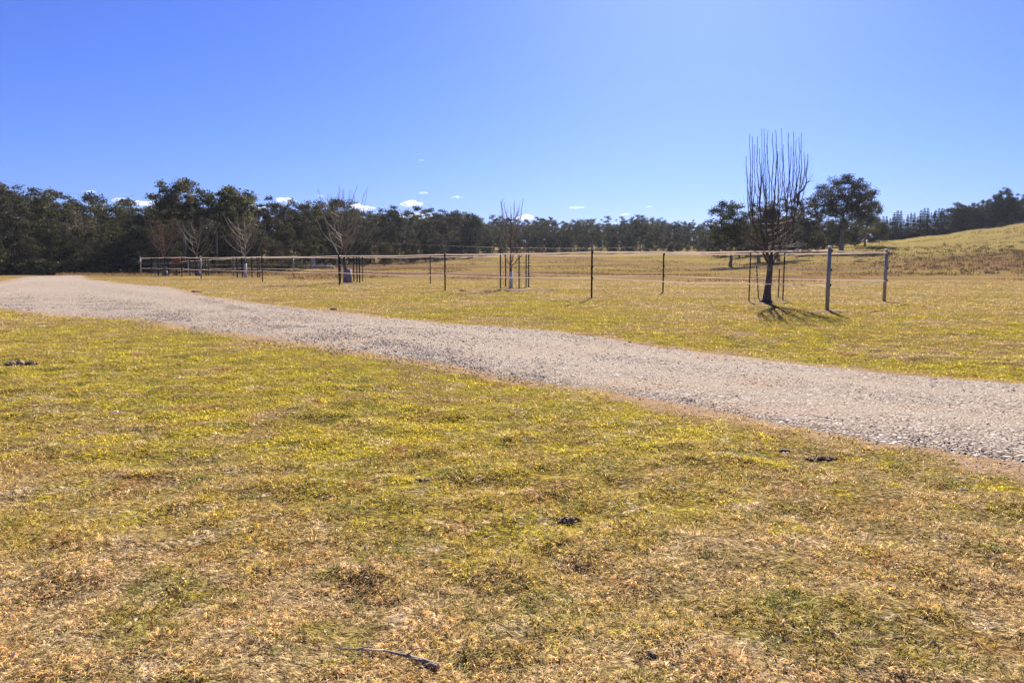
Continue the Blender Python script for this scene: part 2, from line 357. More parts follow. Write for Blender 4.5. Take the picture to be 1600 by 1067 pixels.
# ------------------------------------------------------------------ ground
Yr = np.concatenate([np.arange(-40, -1, 1.5), np.arange(-1, 1.5, .25), np.arange(1.5, 12, .06), np.arange(12, 30, .15)]); g = [30.]
while g[-1] < 2600: g.append(g[-1] * 1.013 + .05)
Yr = np.concatenate([Yr, g]); nx = 620; sx = np.linspace(-1, 1, nx); sx = np.sign(sx) * (np.abs(sx) * .55 + .45 * np.abs(sx) ** 3)
GX = sx[None] * (24 + 1.6 * np.maximum(Yr, 0))[:, None]; GY = np.repeat(Yr[:, None], nx, 1)
GZ = tz(GX.ravel(), GY.ravel())
i = np.arange(len(Yr) - 1)[:, None] * nx; j = np.arange(nx - 1)[None]
Q = np.stack([i + j, i + j + 1, i + nx + j + 1, i + nx + j], -1).reshape(-1, 4)
GROUND = (np.stack([GX.ravel(), GY.ravel(), GZ], 1), Q)

# ------------------------------------------------------------------ gravel road (outline in metres, from its two edges)
near_px = [(-420, 452), (-160, 465), (0, 481), (60, 490), (120, 493), (220, 501), (320, 517), (480, 540), (660, 566), (760, 580), (860, 597), (960, 612), (1060, 634), (1200, 663), (1300, 680), (1400, 697), (1500, 716), (1600, 736)]
far_px = [(-420, 445), (-160, 449), (0, 442), (45, 432.4), (125, 430.9), (136, 437), (200, 445), (262, 449), (320, 464), (480, 483), (660, 501), (760, 510), (860, 520), (960, 531), (1060, 544), (1200, 561), (1400, 584), (1600, 599)]
NP = [np.array(gflat(*p)) for p in near_px]; FP = [np.array(gflat(*p)) for p in far_px]
NP += [NP[-1] + np.array([.745, -.667]) * k for k in (3, 7, 14)]; FP += [FP[-1] + np.array([.745, -.667]) * k for k in (3.5, 8, 16)]
RPOLY = np.array(NP + FP[::-1])
def resample(P, step):
    P = np.array(P); d = np.r_[0, np.cumsum(np.linalg.norm(np.diff(P, axis=0), axis=1))]
    n = max(2, int(d[-1] / step)); s = np.linspace(0, d[-1], n)
    return np.stack([np.interp(s, d, P[:, 0]), np.interp(s, d, P[:, 1])], 1)
def in_poly(x, y, P):
    ins = np.zeros(len(x), bool); n = len(P)
    for k in range(n):
        x1, y1 = P[k]; x2, y2 = P[(k + 1) % n]
        c = (y1 > y) != (y2 > y)
        with np.errstate(divide='ignore', invalid='ignore'):
            xi = (x2 - x1) * (y - y1) / (y2 - y1 if y2 != y1 else 1e-9) + x1
        ins ^= c & (x < xi)
    return ins
def dist_poly(x, y, P):
    best = np.full(len(x), 1e9); n = len(P)
    for k in range(n):
        a = P[k]; b = P[(k + 1) % n]; d = b - a; L = max((d * d).sum(), 1e-9)
        t = np.clip(((x - a[0]) * d[0] + (y - a[1]) * d[1]) / L, 0, 1)
        best = np.minimum(best, np.hypot(x - a[0] - t * d[0], y - a[1] - t * d[1]))
    return best
gx, gy = GROUND[0][:, 0], GROUND[0][:, 1]; dv = np.full(len(gx), 9.); c_ = (gy < 110) & (gy > -15) & (np.abs(gx) < 80)
dv[c_] = dist_poly(gx[c_], gy[c_], RPOLY); ins_ = in_poly(gx[c_], gy[c_], RPOLY); sink = np.zeros(len(gx)); sink[c_] = np.where(ins_, np.clip((dv[c_] - .3) / .3, 0, 1) * .07, 0); GROUND[0][:, 2] -= sink; dv[c_] *= np.where(ins_, 0, 1)
o = put('ground', mesh_np('ground', GROUND[0], GROUND[1], {'verge': np.clip(1 - dv / .8, 0, 1)}, smooth=True), M['ground'])
tag(o, kind='structure')
# index-matched strips, subdivided
nn, ff = [], []
for k in range(len(NP) - 1):
    L = max(np.linalg.norm(NP[k + 1] - NP[k]), np.linalg.norm(FP[k + 1] - FP[k])); m = max(2, min(80, int(L / .12)))
    for t in np.arange(m) / m:
        nn.append(NP[k] * (1 - t) + NP[k + 1] * t); ff.append(FP[k] * (1 - t) + FP[k + 1] * t)
nn = np.array(nn); ff = np.array(ff)
def jit(P, amp, s):
    k = (fbm(P[:, 0] * 1.1 + s, P[:, 1] * 1.1, 4) - .5) * amp + (fbm(P[:, 0] * 6 + s, P[:, 1] * 6, 2) - .5) * amp * .35
    return k
w = ff - nn; wl_ = np.linalg.norm(w, axis=1, keepdims=True); wu = w / wl_
nn2 = nn + wu * jit(nn, .46, 3)[:, None]; ff2 = ff + wu * jit(ff, .40, 40)[:, None]
NR = 56; tt = np.linspace(0, 1, NR)
RV = nn2[:, None] * (1 - tt)[None, :, None] + ff2[:, None] * tt[None, :, None]; RV = RV.reshape(-1, 2)
edge = np.minimum(tt, 1 - tt); lift = np.tile(-.012 + .048 * np.clip(edge * 18, 0, 1), len(nn)) + (fbm(RV[:, 0] * 9, RV[:, 1] * 9, 3) - .5) * .028 * np.tile(np.clip(1 - edge * 12, .10, 1), len(nn))
RZ = tz(RV[:, 0], RV[:, 1]) + lift
i = np.arange(len(nn) - 1)[:, None] * NR; j = np.arange(NR - 1)[None]
Q = np.stack([i + j, i + NR + j, i + NR + j + 1, i + j + 1], -1).reshape(-1, 4)
o = put('gravel_road', mesh_np('gravel_road', np.column_stack([RV, RZ]), Q, {'across': np.tile(tt, len(nn))}, True), M['road']); tag(o, kind='structure')

# loose stones on the road
def visible(x, y, mar=.12):
    return (np.abs(x) < (.70 + mar) * y + 1.2) & (y > 1.6)
def make_stones():
    N = 260000
    r = np.random.default_rng(3)
    ar = (np.linalg.norm(nn[1:] - nn[:-1], axis=1) + np.linalg.norm(ff[1:] - ff[:-1], axis=1)) * .5 * np.linalg.norm(nn[1:] - ff[1:], axis=1)
    k = r.choice(len(nn) - 1, N * 3, p=ar / ar.sum()); t = r.random(N * 3); b = r.random(N * 3) * 1.10 - .05
    P = (nn[k] * (1 - t)[:, None] + nn[k + 1] * t[:, None]) * (1 - b)[:, None] + (ff[k] * (1 - t)[:, None] + ff[k + 1] * t[:, None]) * b[:, None]
    d = np.hypot(P[:, 0], P[:, 1]); area = np.linalg.norm(nn[k + 1] - nn[k], axis=1) * .5 + np.linalg.norm(ff[k + 1] - ff[k], axis=1) * .5
    pr = np.clip((8 / d) ** 1.5, 0, 1.0) * .75 * np.clip((48 - d) / 25, 0, 1)
    cl = fbm(P[:, 0] * .9, P[:, 1] * .9, 3); pr *= np.clip((cl - .34) * 4.5, .10, 1)
    eb = np.minimum(b, 1 - b); pr *= np.where(eb < .05, .35, 1) * (1 - .6 * np.exp(-((b - .34 - .03 * np.sin(P[:, 0] * .4)) / .07) ** 2) - .6 * np.exp(-((b - .70 - .03 * np.sin(P[:, 0] * .4)) / .07) ** 2))
    keep = (r.random(len(d)) < pr) & visible(P[:, 0], P[:, 1]) & (d < 48); P = P[keep][:N]; d = d[keep][:N]; EB = np.clip(eb[keep][:N], 0, 1)
    n = len(P); s = (.0055 + .0085 * r.random(n) ** 2 + .004 * (r.random(n) < .06)) * np.clip(d / 9, 1, 1.5)
    base = np.array([[1, 0, 0], [-1, 0, 0], [0, 1, 0], [0, -1, 0], [0, 0, 1], [0, 0, -1.]])
    T = np.array([[0, 2, 4], [2, 1, 4], [1, 3, 4], [3, 0, 4], [2, 0, 5], [1, 2, 5], [3, 1, 5], [0, 3, 5]])
    jitv = base[None] * (1 + (r.random((n, 6, 1)) - .5) * .7) + (r.random((n, 6, 3)) - .5) * .55
    jitv *= s[:, None, None] * np.stack([1 + .5 * r.random(n), np.ones(n), .38 + .3 * r.random(n)], 1)[:, None]
    a = r.random(n) * 6.28; ca, sa = np.cos(a)[:, None], np.sin(a)[:, None]
    X = jitv[..., 0] * ca - jitv[..., 1] * sa + P[:, :1]; Y = jitv[..., 0] * sa + jitv[..., 1] * ca + P[:, 1:]
    Z = jitv[..., 2] + (tz(P[:, 0], P[:, 1]) + .004 + .032 * np.clip(EB * 18, 0, 1) + s * .10)[:, None]
    V = np.stack([X, Y, Z], -1).reshape(-1, 3); F = (T[None] + (np.arange(n) * 6)[:, None, None]).reshape(-1, 3)
    rn = np.repeat(r.random(n), 6)
    o = put('gravel', mesh_np('gravel', V, F, {'rnd': rn}), M['stone']); tag(o, 'loose crushed stones covering the road, pale ones and dark ones coloured as shadow specks', 'gravel', kind='stuff')
    print('stones', n)
make_stones()

# ------------------------------------------------------------------ turf
def blades(name, P, ln, wd, lean, rnd, mat, r, seg5=True, up=None):
    n = len(P); a = r.random(n) * 6.283; ca, sa = np.cos(a), np.sin(a)
    lz = np.cos(lean); lx = np.sin(lean); b = a + (r.random(n) - .5) * 1.2 + 1.57
    side = np.stack([ca, sa, np.zeros(n)], 1) * wd[:, None] * .5
    dirn = np.stack([np.cos(b) * lx, np.sin(b) * lx, lz], 1)
    drp = np.stack([np.cos(b) * .5, np.sin(b) * .5, -.35 - .2 * r.random(n)], 1) * (ln * .55)[:, None]
    B = np.column_stack([P, tz(P[:, 0], P[:, 1]) - .004])
    if seg5:
        mid = B + dirn * (ln * .55)[:, None]; tip = B + dirn * ln[:, None] + drp
        tip[:, 2] = np.maximum(tip[:, 2], B[:, 2] + .006)
        V = np.stack([B - side, B + side, mid + side * .8, mid - side * .8, tip], 1).reshape(-1, 3)
        T = np.array([[0, 1, 2], [0, 2, 3], [3, 2, 4]]); k = 5
    else:
        tip = B + dirn * ln[:, None] + drp * .5; V = np.stack([B - side, B + side, tip], 1).reshape(-1, 3); T = np.array([[0, 1, 2]]); k = 3
    F = (T[None] + (np.arange(n) * k)[:, None, None]).reshape(-1, 3)
    return V, F, np.repeat(rnd, k)
def merge(parts):
    V, F, R = [], [], []; n = 0
    for v, f, r in parts: V.append(v); F.append(f + n); R.append(r); n += len(v)
    return np.concatenate(V), np.concatenate(F), np.concatenate(R)
def make_grass():
    r = np.random.default_rng(11); parts = []
    N = 2300000
    d = 1.9 * (60 / 1.9) ** r.random(N); x = (r.random(N) * 2 - 1) * (.82 * d + .8); P = np.stack([x, d], 1)
    inr = in_poly(P[:, 0], P[:, 1], RPOLY); de = dist_poly(P[:, 0], P[:, 1], RPOLY)
    nz = fbm(P[:, 0] * 1.3, P[:, 1] * 1.3, 3); nf = fbm(P[:, 0] * 7 + 50, P[:, 1] * 7, 2)
    keep = np.where(inr, (de < .16) & (r.random(N) < .25), True)
    bare = np.clip((de - .0) / .3, 0, 1) * .6 + .4                        # thin worn verge
    nh = fbm(P[:, 0] * 5 + 11, P[:, 1] * 5, 3)
    keep &= r.random(N) < bare * np.clip(.15 + (nh - .36) * 5.5, .05, 1) * np.clip(.25 + (nf - .25) * 2.2, .12, 1)
    P = P[keep]; d = d[keep]; nz = nz[keep]; nf = nf[keep]; nh = nh[keep]; n = len(P)
    rnd = r.random(n)
    dry = rnd < .36
    ln = (.018 + .026 * r.random(n)) * (.45 + .6 * nf + 1.1 * np.clip(nh - .3, 0, .5)) * np.clip(.8 + d / 22, 1, 1.7) * np.where(dry, 1.15, .95)
    wd = np.maximum(.0026 + .0022 * r.random(n), d * .00080) * np.where(dry, .8, 1.1)
    lean = np.where(dry, 1.0 + .55 * r.random(n), .55 + .85 * r.random(n))
    c = d < 7.5
    parts.append(blades('a', P[c], ln[c], wd[c], lean[c], rnd[c], None, r)); c = ~c
    parts.append(blades('b', P[c], ln[c], wd[c], lean[c], rnd[c], None, r, False))
    # longer lying straws and small tufts close by
    N = 16000; d = 1.9 * (14 / 1.9) ** r.random(N); x = (r.random(N) * 2 - 1) * (.82 * d + .8); P = np.stack([x, d], 1)
    k = ~in_poly(x, d, RPOLY); P = P[k]; n = len(P); d = d[k]
    parts.append(blades('c', P, .05 + .06 * r.random(n), np.maximum(.0022, d * .0008) * np.ones(n), 1.1 + .35 * r.random(n), .16 + .16 * r.random(n), None, r))
    cx = (r.random(900) * 2 - 1); cd = 2 * (18 / 2) ** r.random(900); cx = cx * (.82 * cd + .8)
    k = r.integers(0, 900, 26000); P = np.stack([cx[k], cd[k]], 1) + r.normal(0, .028, (26000, 2)); q = ~in_poly(P[:, 0], P[:, 1], RPOLY); P = P[q]; k = k[q]; n = len(P)
    parts.append(blades('d', P, .03 + .04 * r.random(n), np.maximum(.003, P[:, 1] * .0009), .7 + .7 * r.random(n), np.where(r.random(n) < .5, .37 + .12 * _perm[k % 256, 3], .02 + .32 * r.random(n)), None, r))
    V, F, R = merge(parts)
    o = put('grass', mesh_np('grass', V, F, {'rnd': R, 'far': np.clip((V[:, 1] - 4) / 14, 0, .9)}), M['blade']); tag(o, 'short winter turf of green, yellow and straw coloured blades', 'grass', kind='stuff')
    print('grass', len(F))
make_grass()
def make_litter():
    r = np.random.default_rng(77); N = 9000; d = 2 * (22 / 2) ** r.random(N); x = (r.random(N) * 2 - 1) * (.82 * d + .8); cl = fbm(x * 1.1 + 70, d * 1.1, 3)
    k = (~in_poly(x, d, RPOLY)) & (cl + .25 * (r.random(N) - .5) > .50); x = x[k]; d = d[k]; n = len(x); a = r.random(n) * 6.283; s = (.005 + .008 * r.random(n)) * np.clip(d / 6, 1, 1.6); w = s * (.25 + .3 * r.random(n))
    z = tz(x, d) + .008 + .02 * r.random(n); ca, sa = np.cos(a), np.sin(a); t1 = r.normal(0, .5, n) * s; t2 = r.normal(0, .6, n) * w
    V = np.stack([np.stack([x - ca * s, d - sa * s, z - t1], 1), np.stack([x + sa * w, d - ca * w, z + t2 + .25 * s], 1), np.stack([x + ca * s, d + sa * s, z + t1], 1), np.stack([x - sa * w, d + ca * w, z - t2 + .25 * s], 1)], 1).reshape(-1, 3)
    F = (np.array([[0, 1, 2], [0, 2, 3]])[None] + (np.arange(n) * 4)[:, None, None]).reshape(-1, 3)
    o = put('leaf_litter', mesh_np('leaf_litter', V, F, {'rnd': np.repeat(r.random(n), 4)}), mat_blade('litter', False, [(.14, .08, .04), (.24, .14, .07), (.40, .20, .07), (.44, .34, .24), (.70, .58, .44)], .15)); tag(o, 'dead leaves and bark flakes scattered through the short turf', 'litter', kind='stuff')
make_litter()
def make_tall_grass():
    r = np.random.default_rng(5)
    N = 70000; u = r.random(N) * 1700 + 0; Y = 55 * (230 / 55) ** r.random(N); x = (u - 800) / FPX * Y
    z = fbm(x / 9 + 30, Y / 14, 3); w = np.where((u > 1250) & (Y < 120), .10, 0) + np.where(u < 450, -.5, 0) + np.where((u > 480) & (u < 720) & (Y > 110) & (Y < 160), .12, 0)
    k = z + w > .55; x = x[k]; Y = Y[k]; P = np.stack([x, Y], 1); n = len(P)
    P += r.normal(0, .25, P.shape)
    V, F, R = blades('t', P, .14 + .24 * r.random(n), Y * .0013, .1 + .6 * r.random(n), r.random(n), None, r, False)
    # reedy fringe on the rise at the wood's foot
    N = 9000; u2 = 90 + r.random(N) * 620; Y2 = 80 + r.random(N) * 12 + np.clip((u2 - 430) * .2, 0, 40); x2 = (u2 - 800) / FPX * Y2
    V2, F2, R2 = blades('t', np.stack([x2, Y2], 1), .2 + .5 * r.random(N) * vnoise(x2 / 3, Y2), .08 * np.ones(N), .1 + .4 * r.random(N), r.random(N), None, r, False)
    V, F, R = merge([(V, F, R), (V2, F2, R2)])
    o = put('tall_grass', mesh_np('tall_grass', V, F, {'rnd': R}), M['dry']); tag(o, 'tall dry brown grass scattered over the far pasture', 'grass', kind='stuff')
make_tall_grass()

# ------------------------------------------------------------------ fence (two long sides of tape on posts)
P0 = Vector((*gflat(1296, 485), 0)); P1 = Vector((*gflat(1385, 470), 0))
DIRF = Vector((-.655, .756, 0)).normalized()
def on_line(P, u):      # point of the line P + t*DIRF seen in column u
    k = (u - 800) / FPX / 1.0065 * 1.0
    t = (k * P.y - P.x) / (DIRF.x - k * DIRF.y); q = P + DIRF * t; q.z = tz1(q.x, q.y); return q
fence = empty('electric_fence', (P0.x, P0.y, tz1(P0.x, P0.y)))
tag(fence, 'long paddock fence of white tape strung between black and grey posts', 'fence')
FH = {'top': 1.86, 'mid': 1.27, 'low': .80}
def fpost(q, kind, parent, h=1.95, lean=(0, 0)):
    t = Tubes(); base = q - parent.location; top = base + Vector((lean[0], lean[1], h))
    if kind == 'grey':
        t.tube([base - Vector((0, 0, .1)), base + (top - base) * .5, top], [.062, .060, .058], 12)
    else:
        t.box((base.x, base.y, base.z + h / 2 - .05), (.034, .012, h / 2 + .05), .4); t.box((base.x, base.y, base.z + h / 2 - .05), (.011, .03, h / 2 + .049), .4)
        if kind == 'wood': pass
    po = put('post', t.mesh('post', kind == 'grey'), M['grey_post' if kind == 'grey' else 'black_post'], parent)
    if kind == 'grey':
        c = Tubes(); c.tube([top - Vector((0, 0, .01)), top + Vector((0, 0, .035)), top + Vector((0, 0, .055))], [.068, .068, .04], 12)
        put('post_cap', c.mesh('post_cap'), M['cap'], po); tag(po, 'thick grey pipe post with a white cap')
    else: tag(po, 'slim black steel post')
    for hh in FH.values():
        c = Tubes(); s = .055 if kind == 'grey' else .03
        d = -DIRF.cross(Vector((0, 0, 1))).normalized() * -1
        c.tube([base + Vector((s * .8, -s * .3, hh - .045)), base + Vector((s * 1.2, -s * .3, hh)), base + Vector((s * .8, -s * .3, hh + .045))], [.022, .042, .022], 8)
        put('insulator', c.mesh('insulator'), M['insul'], po)
    return q
near_us = [(1296, 'grey'), (925, 'b'), (695, 'b'), (529, 'b'), (409, 'b'), (313, 'grey'), (283, 'b'), (257, 'b'), (236, 'b'), (219, 'grey')]
far_us = [(1385, 'grey'), (1037, 'b'), (826, 'b'), (672, 'b'), (566, 'b'), (458, 'grey'), (377, 'b'), (332, 'b'), (294, 'grey'), (250, 'b'), (214, 'grey')]
near_p = [fpost(on_line(P0, u), k, fence) for u, k in near_us]
far_p = [fpost(on_line(P1, u), k, fence) for u, k in far_us]
def run(A, B, hz, rad, flat, sag, wob, r):
    n = 14; pts = []
    off = Vector((.05, -.03, 0))
    for k in range(n + 1):
        t = k / n; p = A.lerp(B, t); p.z = (A.z + hz) * (1 - t) + (B.z + hz) * t - sag * 4 * t * (1 - t) + wob * math.sin(t * 9 + r) * t * (1 - t)
        pts.append(p + off - fence.location)
    return pts
for line in (near_p, far_p, [near_p[0], far_p[0]], [near_p[-1], far_p[-1]]):
    for hn, hz in FH.items():
        V = []; T = []; t = Tubes()
        for a, b in zip(line[:-1], line[1:]):
            if hn == 'mid': t.tube(run(a, b, hz, .004, False, .03, 0, 0), .0045, 4)
            else:
                pts = run(a, b, hz, 0, True, .03 if hn == 'top' else .05, .04, random.random() * 6)
                hw = .026 if hn == 'top' else .017; tw = random.random() * 6; dd = (b - a).normalized(); nrm = Vector((dd.y, -dd.x, 0))
                for k, p in enumerate(pts):
                    an = .35 * math.sin(k * .9 + tw); up = Vector((0, 0, math.cos(an))) + nrm * math.sin(an)
                    for s1, s2 in ((-1, -1), (1, -1), (1, 1), (-1, 1)):
                        V.append(p + up * hw * s1 + nrm * .0015 * s2)
                m0 = len(V) - len(pts) * 4
                for k in range(len(pts) - 1):
                    for e in range(4):
                        a0 = m0 + k * 4 + e; a1 = m0 + k * 4 + (e + 1) % 4
                        T += [[a0, a1, a1 + 4], [a0, a1 + 4, a0 + 4]]
        if hn == 'mid': tag(put('wire', t.mesh('wire'), M['wire'], fence), 'thin middle wire')
        else:
            V = np.array([tuple(v) for v in V])
            tag(put('tape', mesh_np('tape', V, np.array(T), {'rnd': np.full(len(V), .5)}), M['tape'], fence), 'white top tape' if hn == 'top' else 'white lower tape')

# ------------------------------------------------------------------ bare fruit trees in guards
def curve(p0, p1, bend, n=8, jitter=.02):
    p0, p1 = Vector(p0), Vector(p1); out = []
    for k in range(n + 1):
        t = k / n; q = p0.lerp(p1, t) + Vector(bend) * (4 * t * (1 - t)) * 1.0
        if 0 < k < n: q += Vector((random.uniform(-1, 1), random.uniform(-1, 1), 0)) * jitter
        out.append(tuple(q))
    return out
def twigs(tb, pts, r0, count, length, ang, n=4, sub=0):
    P = [Vector(p) for p in pts]; m = len(P) - 1
    for c in range(count):
        t = random.uniform(.12, .97) * m; k = int(min(t, m - 1)); f = t - k; p = P[k].lerp(P[k + 1], f); d = (P[k + 1] - P[k]).normalized()
        az = random.uniform(0, 6.283); s = Vector((math.cos(az), math.sin(az), 0)); a = ang * random.uniform(.6, 1.3)
        dv = (d * math.cos(a) + s * math.sin(a)).normalized(); L = length * random.uniform(.4, 1.15) * (1 - .4 * t / m)
        e = p + dv * L + Vector((0, 0, L * .25)); q = curve(p, e, (dv.cross(Vector((0, 0, 1)))) * L * random.uniform(-.06, .06) + Vector((0, 0, -.06 * L)), n, L * .02)
        rr = r0 * (1 - .5 * t / m); tb.tube(q, np.linspace(rr, rr * .4, len(q)), 3)
        if sub: twigs(tb, q, rr * .7, sub, L * .5, .6, 2, 0)
def big_bare():
    Y = gflat(1198, 474)[1]; b = at(1198, 474, Y); b.z = tz1(b.x, b.y)
    t = empty('bare_tree', b); tag(t, 'tallest bare fruit tree with upright whip shoots, standing beside the capped grey corner post', 'tree', 'leafless trees along the paddock')
    L = lambda u, v, dy=0: tuple(at(u, v, Y + dy) - b)
    tr = Tubes()
    tr.tube([(0, 0, -.1), L(1198, 470), L(1199, 455), L(1201, 440), L(1203, 420), L(1204, 402)], [.21, .165, .125, .11, .10, .095], 12)
    for a in range(5):
        az = a * 1.3 + .3; tr.tube([(0, 0, .22), (math.cos(az) * .16, math.sin(az) * .16, .05), (math.cos(az) * .34, math.sin(az) * .34, -.06)], [.08, .06, .03], 6)
    put('trunk', tr.mesh('trunk'), M['dark_bark'], t)
    limbs = [(1176, 338, -.1), (1186, 318, .35), (1197, 326, -.4), (1208, 316, .3), (1217, 334, -.3), (1230, 318, .2), (1246, 304, -.15), (1236, 345, .5), (1190, 350, .6)]
    lb = Tubes(); ends = []
    for u, v, dy in limbs:
        s = Vector(L(1203 + random.uniform(-1.5, 1.5), 407 + random.uniform(-8, 16))); e = Vector(L(u, v, dy)); kn = Vector(L(1204 + (u - 1204) * .95, 378 - random.uniform(0, 12), dy * .8)); q = []
        for j in range(8):
            a = j / 7; p = (1 - a) ** 2 * s + 2 * a * (1 - a) * kn + a * a * e
            if 0 < j: p += Vector((random.uniform(-.03, .03), random.uniform(-.03, .03), 0))
            q.append(tuple(p))
        lb.tube(q, np.linspace(.042, .018, 8), 6); ends.append((q, e, u, v, dy))
        twigs(lb, q[1:], .007, 9, .85, .75, 4, 3)
    tops = [(1166, 244), (1171.6, 209), (1175.5, 213), (1183.6, 213), (1187, 232), (1190, 201), (1194, 202), (1200, 204), (1196, 240), (1207, 208), (1212, 203), (1215, 236), (1221, 201), (1224, 226), (1232, 208), (1240, 206), (1244, 219), (1248, 214), (1252, 208), (1256, 237), (1262, 241), (1264, 285), (1179, 226), (1236, 229)]
    extra = [(1168 + 6.4 * k + random.uniform(-3, 3), random.uniform(222, 300)) for k in range(15)]; tops += extra
    for u, v in tops:
        fk = min(ends, key=lambda e: abs(e[2] - u) + random.uniform(0, 9)); dy = fk[4] + random.uniform(-.3, .3)
        k = random.randint(4, 7); s = Vector(fk[0][k]); e = Vector(L(u, v, dy)); su = fk[2]
        kn = Vector(L(u + (u - su) * .18 + random.uniform(-2, 2), fk[3] - random.uniform(4, 26), dy)); q = []; m = 14; ph = random.random() * 6
        for j in range(m):
            a = j / (m - 1); p = (1 - a) ** 2 * s + 2 * a * (1 - a) * kn + a * a * e
            p += Vector((.05 * math.sin(a * 7 + ph), .04 * math.cos(a * 6 + ph), 0)) * (a * (1 - a) * 3.2)
            if 0 < j < m - 1: p += Vector((random.uniform(-.017, .017), random.uniform(-.02, .02), 0))
            q.append(tuple(p))
        r0 = random.uniform(.018, .027) * (.62 if (u, v) in extra else 1); lb.tube(q, np.linspace(r0, r0 * .38, m), 5)
        twigs(lb, q[2:12], .006, 7, .75, .30, 5); twigs(lb, q[1:], .004, 14, .16, .9, 2)
    put('branches', lb.mesh('branches'), M['dark_bark'], t)
    tw = Tubes()
    for k in range(48):     # fine, paler spurs low in the crown
        q, e, *_ = random.choice(ends); s = Vector(random.choice(q)); az = random.uniform(0, 6.28); L_ = random.uniform(.5, 1.05); up = random.uniform(-.02, .75)
        p = s + Vector((math.cos(az) * L_, math.sin(az) * L_, up * L_)); c = curve(s, p, (0, 0, -.08), 5, .015); tw.tube(c, np.linspace(.009, .004, 6), 3); twigs(tw, c, .005, 4, .35, .6, 2)
    q = [L(1211, 372), L(1222, 352, -.3), L(1238, 335, -.5), L(1250, 318, -.6)]; tw.tube(q, [.02, .016, .012, .007], 5); twigs(tw, q, .007, 8, .5, .5)
    put('twigs', tw.mesh('twigs'), M['twig'], t)
def bare(u, vb, vt, spread, label, mat='twig', guard=None, seed=1, lean=0, fork=.28, nl=9):
    random.seed(seed)
    x, y = gflat(u, vb); b = Vector((x, y, tz1(x, y))); H = (at(u, vt - 4, y) - b).z
    t = empty('bare_tree', b); tag(t, label, 'tree', 'leafless trees along the paddock')
    tr = Tubes(); tp = Vector((lean * .3, 0, H * fork))
    tr.tube([(0, 0, -.1), (0, 0, H * .03), tuple(tp * .5), tuple(tp)], [.13, .09, .075, .06], 8); 
    lead = curve(tp, (lean, 0, H * .8), (random.uniform(-.1, .1), 0, 0), 8, .05); tr.tube(lead, np.linspace(.055, .015, 9), 6)
    put('trunk', tr.mesh('trunk'), M['dark_bark' if mat == 'twig' else mat], t)
    if guard:
        g_ = Tubes(); g_.tube([(0, 0, -.02), (0.01, 0, guard[1])], [guard[2], guard[2] * .85], 12)
        tag(put('trunk_sleeve', g_.mesh('trunk_sleeve'), M[guard[0]], t), 'white protective sleeve around the stem' if guard[0] == 'white_guard' else 'dark grey protective sleeve around the stem')
    lb = Tubes()
    for k in range(nl * 2):
        f = k / (nl * 2 - 1); i0 = min(int(f * 7), 7); s = Vector(lead[i0]) if k > 2 else tp * random.uniform(.75, 1)
        az = k * 2.4 + random.uniform(-.4, .4); reach = spread * (1 - .45 * f) * random.uniform(.65, 1.1); top = s.z + (H - s.z) * random.uniform(.45, 1.0)
        kn = s + Vector((math.cos(az) * reach * .8, math.sin(az) * reach * .8, (top - s.z) * .30)); e = Vector((s.x + math.cos(az) * reach, math.sin(az) * reach, top))
        q = []
        for j in range(9):
            a = j / 8; p = (1 - a) ** 2 * s + 2 * a * (1 - a) * kn + a * a * e
            if 0 < j: p += Vector((random.uniform(-.05, .05), random.uniform(-.05, .05), random.uniform(-.03, .03)))
            q.append(tuple(p))
        lb.tube(q, np.linspace(.032, .010, 9), 4); twigs(lb, q, .009, 8, H * .13, .6, 3, 2)
    put('branches', lb.mesh('branches'), M[mat], t)
def guardset(name_label, pk, mesh=None, wires=None):
    # pk: list of (u, v_base, v_top, lean px)
    pts = []
    for (u, vb, vt, ln) in pk:
        x, y = gflat(u, vb); z = tz1(x, y); pts.append((u, vb, vt, ln, Vector((x, y, z))))
    c = sum((p[4] for p in pts), Vector()) / len(pts); c.z = tz1(c.x, c.y)
    t = empty('tree_guard', c); tag(t, name_label, 'tree guard', 'picket guards around the bare trees')
    for (u, vb, vt, ln, p) in pts:
        h = (at(u, vt, p.y) - p).z; dx = -ln / FPX * p.y; tb = Tubes(); a = p - c; e = a + Vector((dx, 0, h)); w = max(.028, .0009 * p.y)
        tb.tube([tuple(a - Vector((0, 0, .1))), tuple((a + e) / 2), tuple(e)], w, 3); tb.tube([tuple(a - Vector((0, 0, .1)) + Vector((.012, .01, 0))), tuple(e + Vector((.012, .01, 0)))], w * .6, 4)
        put('picket', tb.mesh('picket', False), M['black_post'], t)
    if mesh:
        u, vb, rad, h = mesh; x, y = gflat(u, vb); cc = Vector((x, y, tz1(x, y))) - c; tb = Tubes(); wr = max(.0018, y * .00006)
        n = 22
        for k in range(n):
            a = k / n * 6.283; tb.tube([(cc.x + rad * math.cos(a), cc.y + rad * math.sin(a), cc.z), (cc.x + rad * math.cos(a) * 1.02, cc.y + rad * math.sin(a), cc.z + h)], wr, 3)
        for k in range(int(h / .15) + 1):
            z = min(k * .15, h); tb.tube([(cc.x + rad * math.cos(a), cc.y + rad * math.sin(a), cc.z + z + .01 * math.sin(a * 3)) for a in np.linspace(0, 6.283, 25)], wr, 3)
        put('wire_mesh', tb.mesh('wire_mesh', False), M['mesh'], t)
random.seed(4)
big_bare()
bare(798, 451, 310, 1.15, 'slender bare fruit tree with a short white trunk sleeve, in the middle of the paddock', guard=('white_guard', .95, .12), seed=3, nl=7)
bare(543, 442, 292, 2.6, 'wide sprawling bare tree inside black pickets, top reaching above the wood', guard=('grey_guard', .95, .33), seed=8, nl=12, lean=-.6)
bare(384, 434.5, 330, 2.4, 'bare tree with leaning white trunk sleeve, third from the left', guard=('white_guard', 1.3, .14), seed=12, nl=11)
